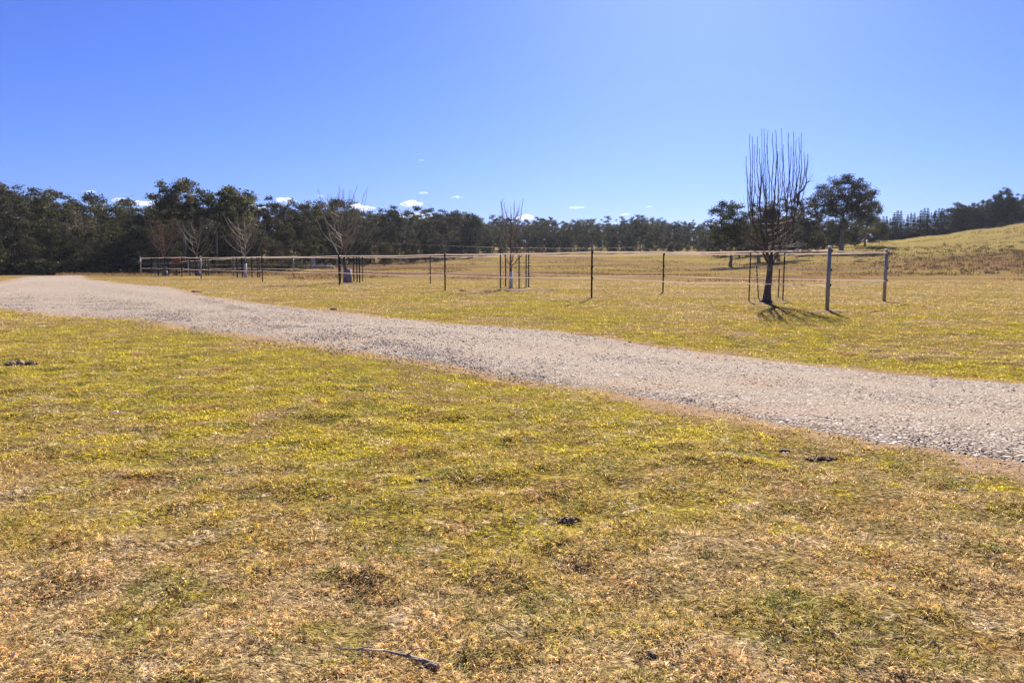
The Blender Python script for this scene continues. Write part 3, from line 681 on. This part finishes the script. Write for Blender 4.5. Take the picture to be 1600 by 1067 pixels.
bare(310, 431.5, 340, 2.2, 'thin pale branched bare tree between the reddish one and the leaning white sleeve', guard=('grey_guard', .5, .22), seed=15, nl=8)
bare(258, 431.3, 340, 2.2, 'bushy reddish brown bare tree at the far left end of the paddock', 'red_twig', guard=('grey_guard', .5, .3), seed=19, nl=13)
guardset('two tall black pickets, a short leaning one and netting round the tallest bare tree', [(1170, 470.5, 393, 0), (1223, 469, 393, 0), (1185, 466, 414, 5), (1216, 464, 420, 0)], (1203, 469, .62, 1.3))
guardset('black pickets round the slender tree with the short white sleeve', [(782, 451, 395, 0), (811, 451.5, 396, 0), (822, 449, 396, 0), (790, 447.5, 398, 0)], (803, 449.5, .95, 1.5))
guardset('cluster of black pickets round the wide sprawling bare tree', [(532, 442, 393, 0), (538, 441, 394, 0), (558, 441, 394, 0), (562, 442, 393, 0), (553, 440, 396, 0)], (547, 441, .95, 1.6))
guardset('black pickets round the bare tree with the leaning white sleeve', [(365, 431.5, 398, 0), (371, 435, 398, 0), (394, 434, 396, 0), (403, 433.5, 396, 0), (406, 433, 397, 0), (379, 434.6, 400, 0)], (386, 434, 1.3, 1.8))
guardset('black pickets round the thin arching bare tree', [(297, 431.4, 400, 0), (306, 431.6, 400, 0), (322, 431.4, 400, 0), (326, 431.2, 400, 0)], (311, 431.4, 1.1, 1.6))
guardset('black pickets round the reddish bare tree', [(248, 431.4, 402, 0), (272, 431.2, 402, 0), (275, 431, 402, 0), (264, 431.6, 402, 0)], (258, 431.3, 1.1, 1.6))

# ------------------------------------------------------------------ leafy trees
def leaf_quads(centres, radii, counts, size, r, flat=.6, hang=0):
    P, R = [], []
    for c, rad, n in zip(centres, radii, counts):
        d = r.normal(size=(n, 3)); d /= np.linalg.norm(d, axis=1, keepdims=True); rr = rad * r.random(n) ** .45 * (1 + .25 * r.normal(size=n))
        q = d * rr[:, None]; q[:, 2] *= flat; q[:, 2] = np.where(q[:, 2] < -.35 * rad * flat, q[:, 2] * .45, q[:, 2])
        if hang: q[:, 2] -= hang * r.random(n) ** 2 * rad
        P.append(q + c); R.append(np.clip(r.normal(.45, .2, n) + (r.random() - .5) * .35, 0, 1))
    P = np.concatenate(P); R = np.concatenate(R); n = len(P)
    a = r.normal(size=(n, 3)); a /= np.linalg.norm(a, axis=1, keepdims=True); b = np.cross(a, r.normal(size=(n, 3))); b /= np.linalg.norm(b, axis=1, keepdims=True)
    s = size * (.5 + .9 * r.random(n)); a *= s[:, None]; b *= (s * (.35 + .4 * r.random(n)))[:, None]
    V = np.stack([P - a, P - b * .8 + a * .1, P + a * .9, P + b], 1).reshape(-1, 3)
    F = (np.array([[0, 1, 2], [0, 2, 3]])[None] + (np.arange(n) * 4)[:, None, None]).reshape(-1, 3)
    return V, F, np.repeat(R, 4)
def gum(seed, H, trunk_h, cw, nclump, shape='dome', dens=110, leaf=.24, crad=1.25, hang=.3, trunk_r=.35, flat=.62):
    """returns (trunk mesh, crown mesh): clumps of leaves held on limbs that branch from one trunk"""
    r = np.random.default_rng(seed); random.seed(seed); ctr = np.array([0, 0, (H + trunk_h) / 2 + .0]); hh = (H - trunk_h) / 2
    cs = []
    while len(cs) < nclump:
        d = r.normal(size=3); d /= np.linalg.norm(d); k = r.random() ** .4
        if shape == 'dome': d[2] = abs(d[2]) * 1.6 - .55 if d[2] > -.9 else d[2]
        q = ctr + d * np.array([cw / 2, cw / 2, hh]) * k
        if shape == 'dome' and q[2] > ctr[2] and np.hypot(q[0], q[1]) > cw / 2 * math.sqrt(max(0, 1 - ((q[2] - ctr[2]) / hh) ** 2)) + .3: continue
        q[2] = min(q[2], H - crad * .5)
        if q[2] < trunk_h * .75: continue
        if all(np.linalg.norm((q - c) * np.array([1, 1, 1.3])) > crad * .72 for c in cs[-60:]) or r.random() < .04: cs.append(q)
    cs = np.array(cs); rad = crad * (.65 + .65 * r.random(len(cs))); cnt = (dens * (rad / crad) ** 2).astype(int)
    V, F, R = leaf_quads(cs, rad, cnt, leaf, r, flat, hang)
    crown = mesh_np('crown', V, F, {'rnd': R})
    tb = Tubes(); lean = r.normal(0, .05 * H, 2); th = trunk_h + (H - trunk_h) * .35; n = 9
    tp = [np.array([lean[0] * (k / n) ** 1.5 + .12 * math.sin(k * 1.7 + seed), lean[1] * (k / n) ** 1.5, th * k / n - (.3 if k == 0 else 0)]) for k in range(n + 1)]
    tb.tube(tp, np.r_[trunk_r * 1.35, np.linspace(trunk_r, trunk_r * .45, n)], 9)
    nodes = [(p, trunk_r * (1 - .5 * k / n)) for k, p in enumerate(tp) if p[2] > trunk_h * .6]
    for c in cs[np.argsort(np.linalg.norm(cs - tp[-1], axis=1))]:
        best = min(nodes, key=lambda nd: np.linalg.norm(nd[0] - c) + (2.5 if nd[0][2] > c[2] - .2 else 0) + .6 / max(nd[1], .02) * .02)
        p0, r0 = best; L = np.linalg.norm(c - p0); r1 = max(.03, r0 * .55); mid = p0 * .5 + c * .5 + np.array([0, 0, -.10 * L]) + r.normal(0, .05 * L, 3)
        q = [(1 - a) ** 2 * p0 + 2 * a * (1 - a) * mid + a * a * c for a in np.linspace(0, 1, 5)]
        tb.tube(q, np.linspace(r1, max(r1 * .5, .02), 5), 5)
        nodes += [(q[2], r1 * .8), (q[3], r1 * .65), (q[4], max(r1 * .5, .02))]
    return tb.mesh('trunk'), crown
def pine(seed, H, w):
    r = np.random.default_rng(seed); tb = Tubes(); tb.tube([(0, 0, -.2), (0, 0, H * .5), (0, 0, H * .97)], [.16, .1, .02], 7); cs = []; rad = []
    lv = 17
    for k in range(lv):
        z = H * (.02 + .96 * k / (lv - 1)); reach = w / 2 * (1 - k / (lv - 1)) ** .8 * (.75 + .4 * r.random()) + .12
        nb = 7 if k < lv - 3 else 4
        for j in range(nb):
            a = j / nb * 6.283 + k * 1.1 + r.random() * .4; rr = reach * (.7 + .5 * r.random()); tb.tube([(0, 0, z), (math.cos(a) * rr, math.sin(a) * rr, z + .12 * rr)], [.03, .01], 3)
            for f in (.45, .8, 1.0): cs.append([math.cos(a) * rr * f, math.sin(a) * rr * f, z + .12 * rr * f]); rad.append(.24 + .26 * reach * .5)
    V, F, R = leaf_quads(np.array(cs), rad, [20] * len(cs), .17, r, .7, .1)
    return tb.mesh('trunk'), mesh_np('crown', V, F, {'rnd': R})
def tree_obj(name, tm, cm, tmat, cmat, loc, sc, rz, label, cat, group=None):
    t = empty(name, loc, rz); t.scale = sc; tag(t, label, cat, group)
    for nm, me, ma in (('trunk', tm, tmat), ('crown', cm, cmat)):
        if not me.materials: me.materials.append(M[ma])
        o = bpy.data.objects.new(nm, me); C.objects.link(o); o.parent = t
    return t
def place(proto, name, u, Y, vtop, label, cat, group, wscale=1., rz=None, tmat='bark', cmat='gum', dz=0):
    x = (u - 800) / FPX / 1.0065 * Y; z = tz1(x, Y) + dz; H = (at(u, vtop, Y)).z - z; s = H / proto[2]
    return tree_obj(name, proto[0], proto[1], tmat, cmat, (x, Y, z - .05), (s * wscale, s * wscale, s), random.uniform(0, 6.28) if rz is None else rz, label, cat, group)
# variants: (trunk, crown, height)
def V_(seed, H, *a, **k): t, c = gum(seed, H, *a, **k); return (t, c, H)
DENSE = [V_(30 + s, 14, .2, 8.5, 120, 'ell', 125, .175, 1.12, .5, .3) for s in range(6)]
LOOSE = [V_(50 + s, 14, 4.0, 7.5, 46, 'ell', 135, .17, .95, .35, .26) for s in range(4)]
SHRUB = [V_(70 + s, 4, .1, 4, 26, 'ell', 90, .14, .75, .3, .09) for s in range(2)]
PINE = [(*pine(90 + s, 11, 3.8), 11) for s in range(3)]

top_u = [-200, 0, 50, 100, 150, 200, 250, 330, 400, 440, 480, 520, 560, 600, 640, 680, 720, 760, 800, 850, 900, 950, 1000, 1050, 1110, 1180, 1260, 1300, 1380]
top_v = [283, 291, 303, 310, 312, 313, 318, 318, 320, 320, 326, 320, 326, 328, 337, 333, 334, 345, 342, 341, 346, 347, 343, 348, 350, 345, 342, 345, 340]
fr_u = [-200, 0, 400, 470, 600, 680, 750, 1110, 1380]; fr_Y = [96, 100, 108, 130, 152, 205, 275, 290, 250]
def zone(u, row):
    back = row > 1
    if u < 200: return ('left wood behind the road crest', back)
    if u < 470: return ('wood behind the far fence end', back)
    if u < 690: return ('wood behind the sprawling bare tree', back)
    if u < 900: return ('far wood behind the slender bare tree', back)
    if u < 1110: return ('far wood across the open pasture', back)
    return ('wood behind the lone gums', back)
random.seed(21)
u = -170
cnt = 0
for row in range(5):
    u = -190 + row * 17
    while u < 1385:
        Yf = np.interp(u, fr_u, fr_Y); Y = Yf * (1 + .13 * row) + random.uniform(-.03, .03) * Yf
        vt = np.interp(u, top_u, top_v); base_v = 409 - (tz1((u - 800) / FPX * Y, Y) - 1.5) / Y * FPX
        frac = [.60, .76, .92, 1.03, 1.08][row]
        top = base_v - (base_v - vt) * frac * (random.uniform(.90, 1.14) if row > 1 else random.uniform(.85, 1.1))
        if row == 0 and random.random() < .25: top = base_v - (base_v - vt) * random.uniform(.4, .55)
        wd_, back = zone(u, row)
        proto = random.choice(DENSE) if random.random() < (.35 if row > 1 else .62 if u < 220 else .85) else random.choice(LOOSE)
        skip = False
        if not skip:
            place(proto, 'gum_tree', u, Y, top, 'dark gum tree in the ' + ('back of the ' if back else 'front of the ') + wd_, 'tree', 'gum trees of the ' + wd_,
                  wscale=random.uniform(.85, 1.35), tmat='pale_bark' if random.random() < .5 else 'bark', cmat='wood_leaf'); cnt += 1
        u += FPX / Y * 5.2 * random.uniform(.8, 1.25) * (1.35 if row == 4 else 1) * (1.12 if u > 690 else 1.0)
print('forest trees', cnt)
# tall gums rising above the left wood
B1 = V_(101, 19, 9, 13, 95, 'ell', 130, .22, 1.25, .35, .38)
place(B1, 'gum_tree', 288, 112, 276, 'tallest gum of the left wood, broad open crown against the sky', 'tree', None, .95, 1.0)
B2 = V_(102, 17, 8, 6.5, 22, 'dome', 150, .2, 1.1, .3, .3)
place(B2, 'gum_tree', 338, 116, 279, 'narrow gum with a small separate tuft, just right of the tallest gum of the wood', 'tree', None, .7, 2.0)
B3 = V_(103, 17, 7, 8.5, 60, 'ell', 130, .22, 1.15, .3, .3)
place(B3, 'gum_tree', 370, 116, 288, 'gum with a rounded crown above the wood, right of the two tallest gums', 'tree', None, 1.0, .3)
place(LOOSE[1], 'gum_tree', 12, 118, 287, 'tall gum at the left edge of the photo', 'tree', None, 1.0, .3)
place(LOOSE[2], 'gum_tree', 520, 175, 317, 'gum whose crown stands just above the wood left of the sprawling bare tree', 'tree', None, .9, .3, cmat='wood_leaf')
place(LOOSE[0], 'gum_tree', 697, 230, 326, 'open crowned gum above the wood, left of the fence picket pair', 'tree', None, 1.2, .3, cmat='wood_leaf')
place(DENSE[0], 'gum_tree', 735, 250, 330, 'rounded dark gum above the wood, left of the slender white sleeved tree', 'tree', None, .8, .9, cmat='wood_leaf')
place(LOOSE[1], 'gum_tree', 1000, 310, 336, 'gum with a ragged top above the far wood in the open pasture', 'tree', None, 1.1, .9, cmat='wood_leaf')
# gums standing in the pasture
G1 = V_(111, 15, 3.4, 9.8, 120, 'ell', 125, .16, 1.1, .4, .34)
place(G1, 'gum_tree', 1142, 142, 311, 'lone gum with a dark trunk in the pasture, left of the tallest bare tree', 'tree', None, 1.12, .5)
G2 = V_(112, 16, 3, 8.5, 84, 'ell', 120, .16, 1.05, .4, .36)
place(G2, 'gum_tree', 1186, 158, 312, 'dark gum right behind the tallest bare tree, left trunk of the pair', 'tree', None, 1.25, 1.5)
place(G2, 'gum_tree', 1216, 160, 304, 'dark gum right behind the tallest bare tree, right trunk of the pair', 'tree', None, 1.15, 4.0)
place(G1, 'gum_tree', 1254, 190, 308, 'thin crowned gum just right of the tallest bare tree', 'tree', None, .85, 2.6)
G3 = V_(113, 19, 6.0, 13.5, 250, 'ell', 120, .16, 1.1, .3, .5, .82)
place(G3, 'gum_tree', 1314, 178, 273, 'biggest lone gum in the pasture with a wide domed crown', 'tree', None, 1.12, 1.2)
G4 = V_(114, 16, 2, 9.0, 100, 'ell', 130, .17, 1.05, .5, .34)
place(G4, 'gum_tree', 1350, 205, 293, 'upright dense gum at the right side of the biggest lone gum', 'tree', None, .9, .2)
random.seed(33)
for k, (u, Y, vt) in enumerate([(1268, 215, 352), (1278, 190, 362), (1240, 230, 345), (1115, 225, 372), (1098, 240, 368), (1170, 215, 352), (1300, 240, 350), (1335, 235, 350), (1372, 250, 345), (1048, 250, 378), (1060, 262, 375), (1288, 232, 340), (1226, 200, 352), (1155, 195, 365), (1182, 200, 340), (1205, 210, 336), (1232, 205, 338), (1262, 200, 344), (1246, 215, 350), (1310, 215, 352), (1130, 210, 360)]):
    place(random.choice(DENSE), 'gum_tree', u, Y, vt, 'low rounded dark gum among the trunks behind the lone gums', 'tree', 'low gums behind the lone gums', 1.35, cmat='wood_leaf')
# pine row and hilltop gums on the right
random.seed(41); u = 1372; k = 0
while u < 1508:
    vt = np.interp(u, [1372, 1400, 1430, 1460, 1490, 1510], [341, 337, 333, 328, 321, 318]) + random.uniform(-9, 7)
    for row in range(3):
        place(PINE[k % 3], 'pine_tree', u + row * 5, 279 + 13 * row + random.uniform(-4, 4), vt + (0 if row else 3), 'dark conical pine in the ' + ('rear' if row else 'front') + ' rank behind the hill crest', 'tree', 'pines behind the hill crest', random.uniform(.8, 1.15), cmat='pine')
    u += random.uniform(7.5, 12); k += 1
u = 1490
while u < 1860:
    vt = np.interp(u, [1490, 1510, 1530, 1560, 1600, 1700, 1860], [316, 309, 304, 293, 294, 285, 270]) + random.uniform(-5, 14)
    for row in range(2):
        if row == 0: place(random.choice(DENSE), 'gum_tree', u + 5, 279, vt + random.uniform(16, 26), 'low dense gum along the foot of the hilltop clump at the right edge', 'tree', 'low gums on the right hilltop', 1.3)
        place(random.choice(DENSE + DENSE + LOOSE), 'gum_tree', u + row * 8, 284 + 16 * row, vt + row * random.uniform(0, 6), 'gum on the hilltop at the right edge, ' + ('rear' if row else 'front') + ' of the clump', 'tree', 'gums on the right hilltop', random.uniform(.75, 1.05))
    u += random.uniform(11, 19)
# shrubs
random.seed(51)
for (u, v, h) in [(1590, 349, 5), (1385, 377, 3), (1063, 391, 6), (1075, 393, 5), (1090, 392, 6), (1046, 393, 5), (1280, 388, 6), (1292, 387, 5), (1362, 380, 6), (1340, 382, 5), (1120, 401, 5), (1165, 401, 6), (1240, 394, 6), (1010, 395, 5), (985, 396, 5), (960, 396, 4), (915, 396, 5), (880, 397, 5), (855, 397, 4), (600, 413, 8), (640, 411, 8), (560, 414, 9), (470, 417, 9), (430, 421, 9)]:
    p = ground_at(u, v); pr = random.choice(SHRUB); hh = h * p.y / FPX * 1.6; s = hh / 4
    tree_obj('shrub', pr[0], pr[1], 'bark', 'wood_leaf', (p.x, p.y, p.z), (s * 1.4, s * 1.4, s), random.uniform(0, 6), 'low dark shrub at the foot of the tree line', 'shrub', 'shrubs along the tree line')

def understory(u, Y, hpx, label, group):
    x = (u - 800) / FPX / 1.0065 * Y; h = hpx * Y / FPX; s = h / 4; pr = random.choice(SHRUB)
    tree_obj('shrub', pr[0], pr[1], 'bark', 'wood_leaf', (x, Y, tz1(x, Y) - .1 * h), (s * 2.0, s * 1.6, s), random.uniform(0, 6), label, 'shrub', group)
u = 1376
while u < 1720:
    understory(u, 277 + random.uniform(-2, 4), random.uniform(9, 17), 'bushy growth hiding the tree feet on the hill crest', 'bushes along the hill crest'); u += random.uniform(5, 8)
u = -60
while u < 470:
    Y = float(np.interp(u, fr_u, fr_Y)) - random.uniform(2, 6); understory(u, Y, random.uniform(14, 34), 'dark bush at the foot of the left wood', 'bushes along the left wood'); u += random.uniform(16, 30)
understory(1562, 262, 8, 'small rounded bush alone on the hill crest', None)

# ------------------------------------------------------------------ small things
def lump(name, u, v, rx, ry, h, mat, label, cat, seed, group=None, n=26):
    r = np.random.default_rng(seed); x, y = gflat(u, v); z = tz1(x, y); Vs, Fs = [], []; m = 0
    base = np.array([[1, 0, 0], [-1, 0, 0], [0, 1, 0], [0, -1, 0], [0, 0, 1], [0, 0, -1.], [.7, .7, .5], [-.7, .7, .5], [.7, -.7, .5], [-.7, -.7, .5]])
    import bmesh
    bm = bmesh.new()
    for k in range(n):
        a = r.random() * 6.28; q = r.random() ** .6; s = (.35 + .5 * r.random()) * h
        ge = bmesh.ops.create_icosphere(bm, subdivisions=2, radius=s, matrix=Matrix.Translation((math.cos(a) * q * rx, math.sin(a) * q * ry, (1 - q) * h * .45)) @ Matrix.Rotation(a, 4, 'Z') @ Matrix.Diagonal((1.5, 1, .6, 1)))
        for vv in ge['verts']: vv.co += Vector(r.normal(0, s * .11, 3))
    me = bpy.data.meshes.new(name); bm.to_mesh(me); bm.free()
    o = put(name, me, M[mat]); o.location = (x, y, z + h * .12); o.scale = (.85, .85, .95); tag(o, label, cat, group); return o
lump('dung_pile', 33, 571, .24, .13, .075, 'dung', 'dark crumbly mound in the grass at the left edge of the photo', 'mound', 1)
lump('dung_pile', 886, 811, .065, .035, .035, 'dung', 'small dark clod in the middle of the near grass', 'clod', 2, n=18)
lump('dung_pile', 1284, 718, .15, .05, .03, 'dung', 'dark scrape of soil in the grass just below the road at the right', 'scrape', 3)
lump('dung_pile', 1222, 706, .06, .03, .022, 'dung', 'little dark clod left of the dark scrape below the road', 'clod', 4, n=12)
lump('bark_chip', 1228, 709, .045, .02, .012, 'bone', 'pale chip lying beside the little clod below the road', 'bark chip', 14, n=6)
lump('bark_chip', 182, 639, .085, .04, .022, 'bone', 'pale chip of bark on the left grass below the dark mound', 'bark chip', 5, n=9)
lump('bark_chip', 285, 591, .16, .05, .022, 'bone', 'scatter of pale bark chips right of the dark mound', 'bark chip', 6, n=14)
lump('bark_chip', 1505, 764, .042, .022, .012, 'bone', 'white flake in the grass near the right edge', 'bark chip', 7, n=5)
lump('dung_pile', 97, 670, .05, .03, .02, 'dung', 'small dark clod below the pale chip on the left grass', 'clod', 8, n=10)
lump('dung_pile', 1017, 1030, .028, .02, .018, 'dung', 'small dark clod near the bottom edge right of the fallen stick', 'clod', 9, n=8)
lump('dung_pile', 521, 484, .16, .10, .06, 'dung', 'dark clod beside the far edge of the road', 'clod', 10, n=12)
lump('dung_pile', 888, 478, .14, .09, .06, 'dung', 'dark clod in the grass in front of the slim black fence post', 'clod', 11, n=12)
lump('dung_pile', 722, 455, .20, .10, .09, 'dung', 'dark clod by the soil patch left of the slender tree', 'clod', 12, n=12)
lump('dung_pile', 307, 456, .3, .16, .10, 'dung', 'dark clod at the far road edge near the left bend', 'clod', 13, n=12)
lump('dung_pile', 172, 469, .22, .10, .05, 'dung', 'flat dark clod lying on the gravel road', 'clod', 15, n=8)
lump('dung_pile', 660, 752, .05, .03, .022, 'dung', 'tiny dark clod in the yellow grass below the road', 'clod', 16, n=8)
# soil patches round the trees
def soil(u, v, rx, ry, label, seed, h=.02):
    r = np.random.default_rng(seed); x0, y0 = gflat(u, v); nr, na = 12, 60; V = [[x0, y0, tz1(x0, y0) + h]]; F = []
    for i in range(1, nr + 1):
        for j in range(na):
            a = j / na * 6.283; q = i / nr; k = 1 + .55 * (float(vnoise(math.cos(a) * 2.3 + seed, math.sin(a) * 2.3 + 9)) - .5) + .12 * r.normal() * q * .6
            x = x0 + math.cos(a) * rx * q * k; y = y0 + math.sin(a) * ry * q * k; V.append([x, y, tz1(x, y) + (h * (1 - q ** 2) + .006 + .02 * r.random() * (1 - q) if i < nr else -.02)])
    for j in range(na): F.append([0, 1 + j, 1 + (j + 1) % na])
    for i in range(nr - 1):
        for j in range(na):
            a = 1 + i * na + j; b = 1 + i * na + (j + 1) % na; F += [[a, a + na, b + na], [a, b + na, b]]
    o = put('soil_patch', mesh_np('soil_patch', np.array(V), np.array(F), smooth=True), M['soil']); tag(o, kind='structure')
soil(1203, 474, .8, .7, '', 1); soil(800, 453, 2.6, 1.3, '', 2); soil(545, 443, 2.2, 1.2, '', 3); soil(384, 435, 2, 1.5, '', 4); soil(1300, 486, .5, .35, '', 5, .012)
# fallen stick
def stick(pts, rad, name, label, mat, twg=3):
    w = [Vector((*gflat(u, v), 0)) for u, v in pts]
    for p in w: p.z = tz1(p.x, p.y) + .018
    t = Tubes(); b = w[0].copy(); q = [tuple(p - b) for p in w]; t.tube(q, rad, 7)
    for k in range(twg):
        p = Vector(q[random.randint(1, len(q) - 1)]); e = p + Vector((random.uniform(-.12, .12), random.uniform(-.1, .0), random.uniform(0, .05))); t.tube([tuple(p), tuple((p + e) / 2 + Vector((0, 0, .01))), tuple(e)], [.004, .003, .0015], 4)
    o = put(name, t.mesh(name), M[mat]); o.location = b; tag(o, label, 'stick')
random.seed(5)
stick([(528, 1017), (560, 1021), (600, 1025), (635, 1030), (662, 1038), (686, 1050)], [.002, .0035, .0045, .006, .009, .010], 'fallen_stick', 'thin dark fallen stick in the grass at the bottom of the photo', 'stick', 5)
lump('dung_pile', 655, 1047, .06, .02, .018, 'dung', 'dark litter under the thick end of the fallen stick', 'litter', 26, n=12)
# fallen log, stump and tin by the wood
p = ground_at(492, 419.5); t = Tubes(); t.tube([(-3.2, 0, .22), (-1, .1, .3), (1.5, .2, .28), (3.4, .1, .2)], [.16, .24, .26, .18], 9); t.tube([(1.5, .2, .3), (2.6, -.2, .9)], [.1, .04], 6)
o = put('fallen_log', t.mesh('fallen_log'), M['pale_log']); o.location = p; tag(o, 'long bleached log lying at the edge of the wood behind the grey fence post', 'log')
p = ground_at(486, 418); t = Tubes(); t.tube([(0, 0, -.1), (0, 0, .4), (.05, 0, 1.7), (.0, 0, 2.4)], [.5, .36, .33, .28], 10)
o = put('tree_stump', t.mesh('tree_stump'), M['pale_log']); o.location = p + Vector((0, 1.5, 0)); tag(o, 'tall broken stump standing behind the bleached log', 'stump')
p = ground_at(276, 430.8); t = Tubes(); t.box((0, 0, 1.62), (.42, .05, .36), .1); b_ = Tubes(); b_.tube([(0, .08, -.1), (0, .08, 1.9)], .04, 6)
e = empty('tin_panel', p); put('panel', t.mesh('panel', False), M['rust'], e); put('stake', b_.mesh('stake'), M['black_post'], e); tag(e, 'small rusty tin panel on a stake beside the reddish bare tree', 'panel')
# white track with trunks in the far meadow
V = []; F = []
tr_px = [(672, 405.5), (700, 402.5), (740, 400.5), (780, 399), (815, 398.3)]
for k, (u, v) in enumerate(tr_px):
    p = ground_at(u, v); 
    for dy in (-3.5, 3.5): V.append((p.x, p.y + dy, tz1(p.x, p.y + dy) + .12))
    if k: F.append([2 * k - 2, 2 * k, 2 * k + 1, 2 * k - 1])
o = put('path', mesh_np('path', np.array(V), np.array(F)), M['track']); tag(o, kind='structure')
# power cables crossing above the left wood
def cable(pa, pb, sag, label):
    t = Tubes(); q = []
    for k in range(25):
        f = k / 24; p = pa.lerp(pb, f); p.z -= sag * 4 * f * (1 - f); q.append(tuple(p - pa))
    t.tube(q, .010, 4); o = put('power_cable', t.mesh('power_cable'), M['cable']); o.location = pa; tag(o, label, 'cable', 'power cables')
cable(at(-160, 248, 60), at(260, 322, 125), .5, 'upper thin power cable sloping down over the left wood')
cable(at(-160, 258, 60), at(260, 330, 125), .5, 'lower thin power cable sloping down over the left wood')
cable(at(480, 372, 110), at(1000, 386, 170), .8, 'thin cable crossing low in front of the middle wood')

# clumps and tussocks over the right-hand slope
random.seed(61)
def tussocks():
    r = np.random.default_rng(9); V, F, R = [], [], []; n0 = 0; P = []; 
    for k in range(900):
        u = 1330 + r.random() * 330; v = 385 + abs(r.normal(0, 1)) * 22 if r.random() < .55 else 350 + r.random() * 80
        if v > 432 or v < 350 + (1600 - u) * .1: continue
        g_ = ground_at(u, v); 
        if g_.y > 270: continue
        for j in range(int(2 + r.random() ** 2 * 14)): P.append((g_.x + r.normal(0, .35), g_.y + r.normal(0, .35)))
    P = np.array(P); n = len(P)
    Vv, Ff, Rr = blades('t', P, .25 + .3 * r.random(n), .16 + 0 * P[:, 0], .2 + .7 * r.random(n), r.random(n), None, r, False)
    o = put('tussocks', mesh_np('tussocks', Vv, Ff, {'rnd': Rr}), mat_blade('tussock', False, [(.07, .055, .03), (.13, .10, .05), (.20, .15, .08)], .2)); tag(o, 'dark tussocks dotted over the right-hand slope', 'tussocks', kind='stuff')
tussocks()

# ------------------------------------------------------------------ clouds, small and far
def mat_cloud():
    m = bpy.data.materials.new('cloud'); m.use_nodes = True; n, l = m.node_tree.nodes, m.node_tree.links; n.remove(n['Principled BSDF'])
    v = n.new('ShaderNodeVolumePrincipled'); v.inputs['Color'].default_value = (.98, .98, 1, 1); v.inputs['Density'].default_value = .014; v.inputs['Anisotropy'].default_value = .35
    l.new(v.outputs[0], n['Material Output'].inputs['Volume']); return m
MC = mat_cloud()
import bmesh
def cloud(u, v, w, h, label, seed):
    r = np.random.default_rng(seed); Y = 5200.; c = at(u, v, Y); k = Y / FPX; bm = bmesh.new(); n = max(7, int(w / h * 6))
    for q in range(n):
        f = r.random() * 2 - 1; s = h * k * .5 * (.35 + .5 * r.random()) * (1 - .55 * abs(f))
        ge = bmesh.ops.create_icosphere(bm, subdivisions=3, radius=s, matrix=Matrix.Translation((f * w * k * .45, r.normal(0, .2) * w * k * .3, -h * k * .18 + s * .7 * r.random())) @ Matrix.Diagonal((1.7, 1.4, .85, 1)))
        for vv in ge['verts']:
            p = vv.co; a = float(fbm(p.x / (s * .9) + q, p.z / (s * .9) + p.y / s, 3)) - .5; vv.co += vv.co.normalized() * 0 + Vector((r.normal(0, .02 * s), 0, a * s * .7))
    for f in bm.faces: f.smooth = True
    me = bpy.data.meshes.new('cloud'); bm.to_mesh(me); bm.free(); o = put('cloud', me, MC); o.location = c; tag(o, label, 'cloud', 'small clouds near the horizon')
for k, c_ in enumerate([(641, 317, 40, 15, 'largest white puff cloud above the middle wood'), (662, 301, 14, 6, 'small white cloud just above the largest puff'), (714, 308, 20, 5, 'thin small cloud right of the largest puff'),
        (659, 250, 8, 5, 'tiny lone cloud highest in the sky'), (900, 324, 28, 5, 'flat little cloud between the slender tree and the lone gums'), (821, 339, 28, 14, 'white cloud peeping over the wood behind the slender tree'),
        (560, 323, 50, 16, 'white cloud bank behind the sprawling bare tree top'), (445, 313, 34, 14, 'white cloud over the wood right of the rounded gum'), (500, 306, 14, 5, 'small cloud left of the sprawling bare tree top'),
        (222, 317, 60, 14, 'white cloud bank left of the tallest gum'), (140, 299, 22, 6, 'faint wisp of cloud over the left wood'), (650, 337, 70, 12, 'low cloud just above the wood under the largest puff'),
        (977, 335, 16, 5, 'faint small cloud above the far wood'), (1013, 323, 10, 4, 'faintest small cloud, nearest to the lone gums'), (390, 325, 60, 16, 'white cloud showing through the crowns right of the tallest gum'), (186, 312, 26, 10, 'white cloud tip peeping over the left wood')]):
    cloud(*c_, seed=200 + k)

# ------------------------------------------------------------------ air
hz = Tubes(); hz.box((0, 1280, 22), (4700, 1380, 36))
o = put('haze', hz.mesh('haze', False), None); tag(o, 'thin pale haze in the distant air', 'haze', kind='stuff')
m = bpy.data.materials.new('haze'); m.use_nodes = True; n, l = m.node_tree.nodes, m.node_tree.links; n.remove(n['Principled BSDF'])
v = n.new('ShaderNodeVolumePrincipled'); v.inputs['Color'].default_value = (.80, .88, 1, 1); v.inputs['Density'].default_value = .00011
l.new(v.outputs[0], n['Material Output'].inputs['Volume']); o.data.materials.append(m)
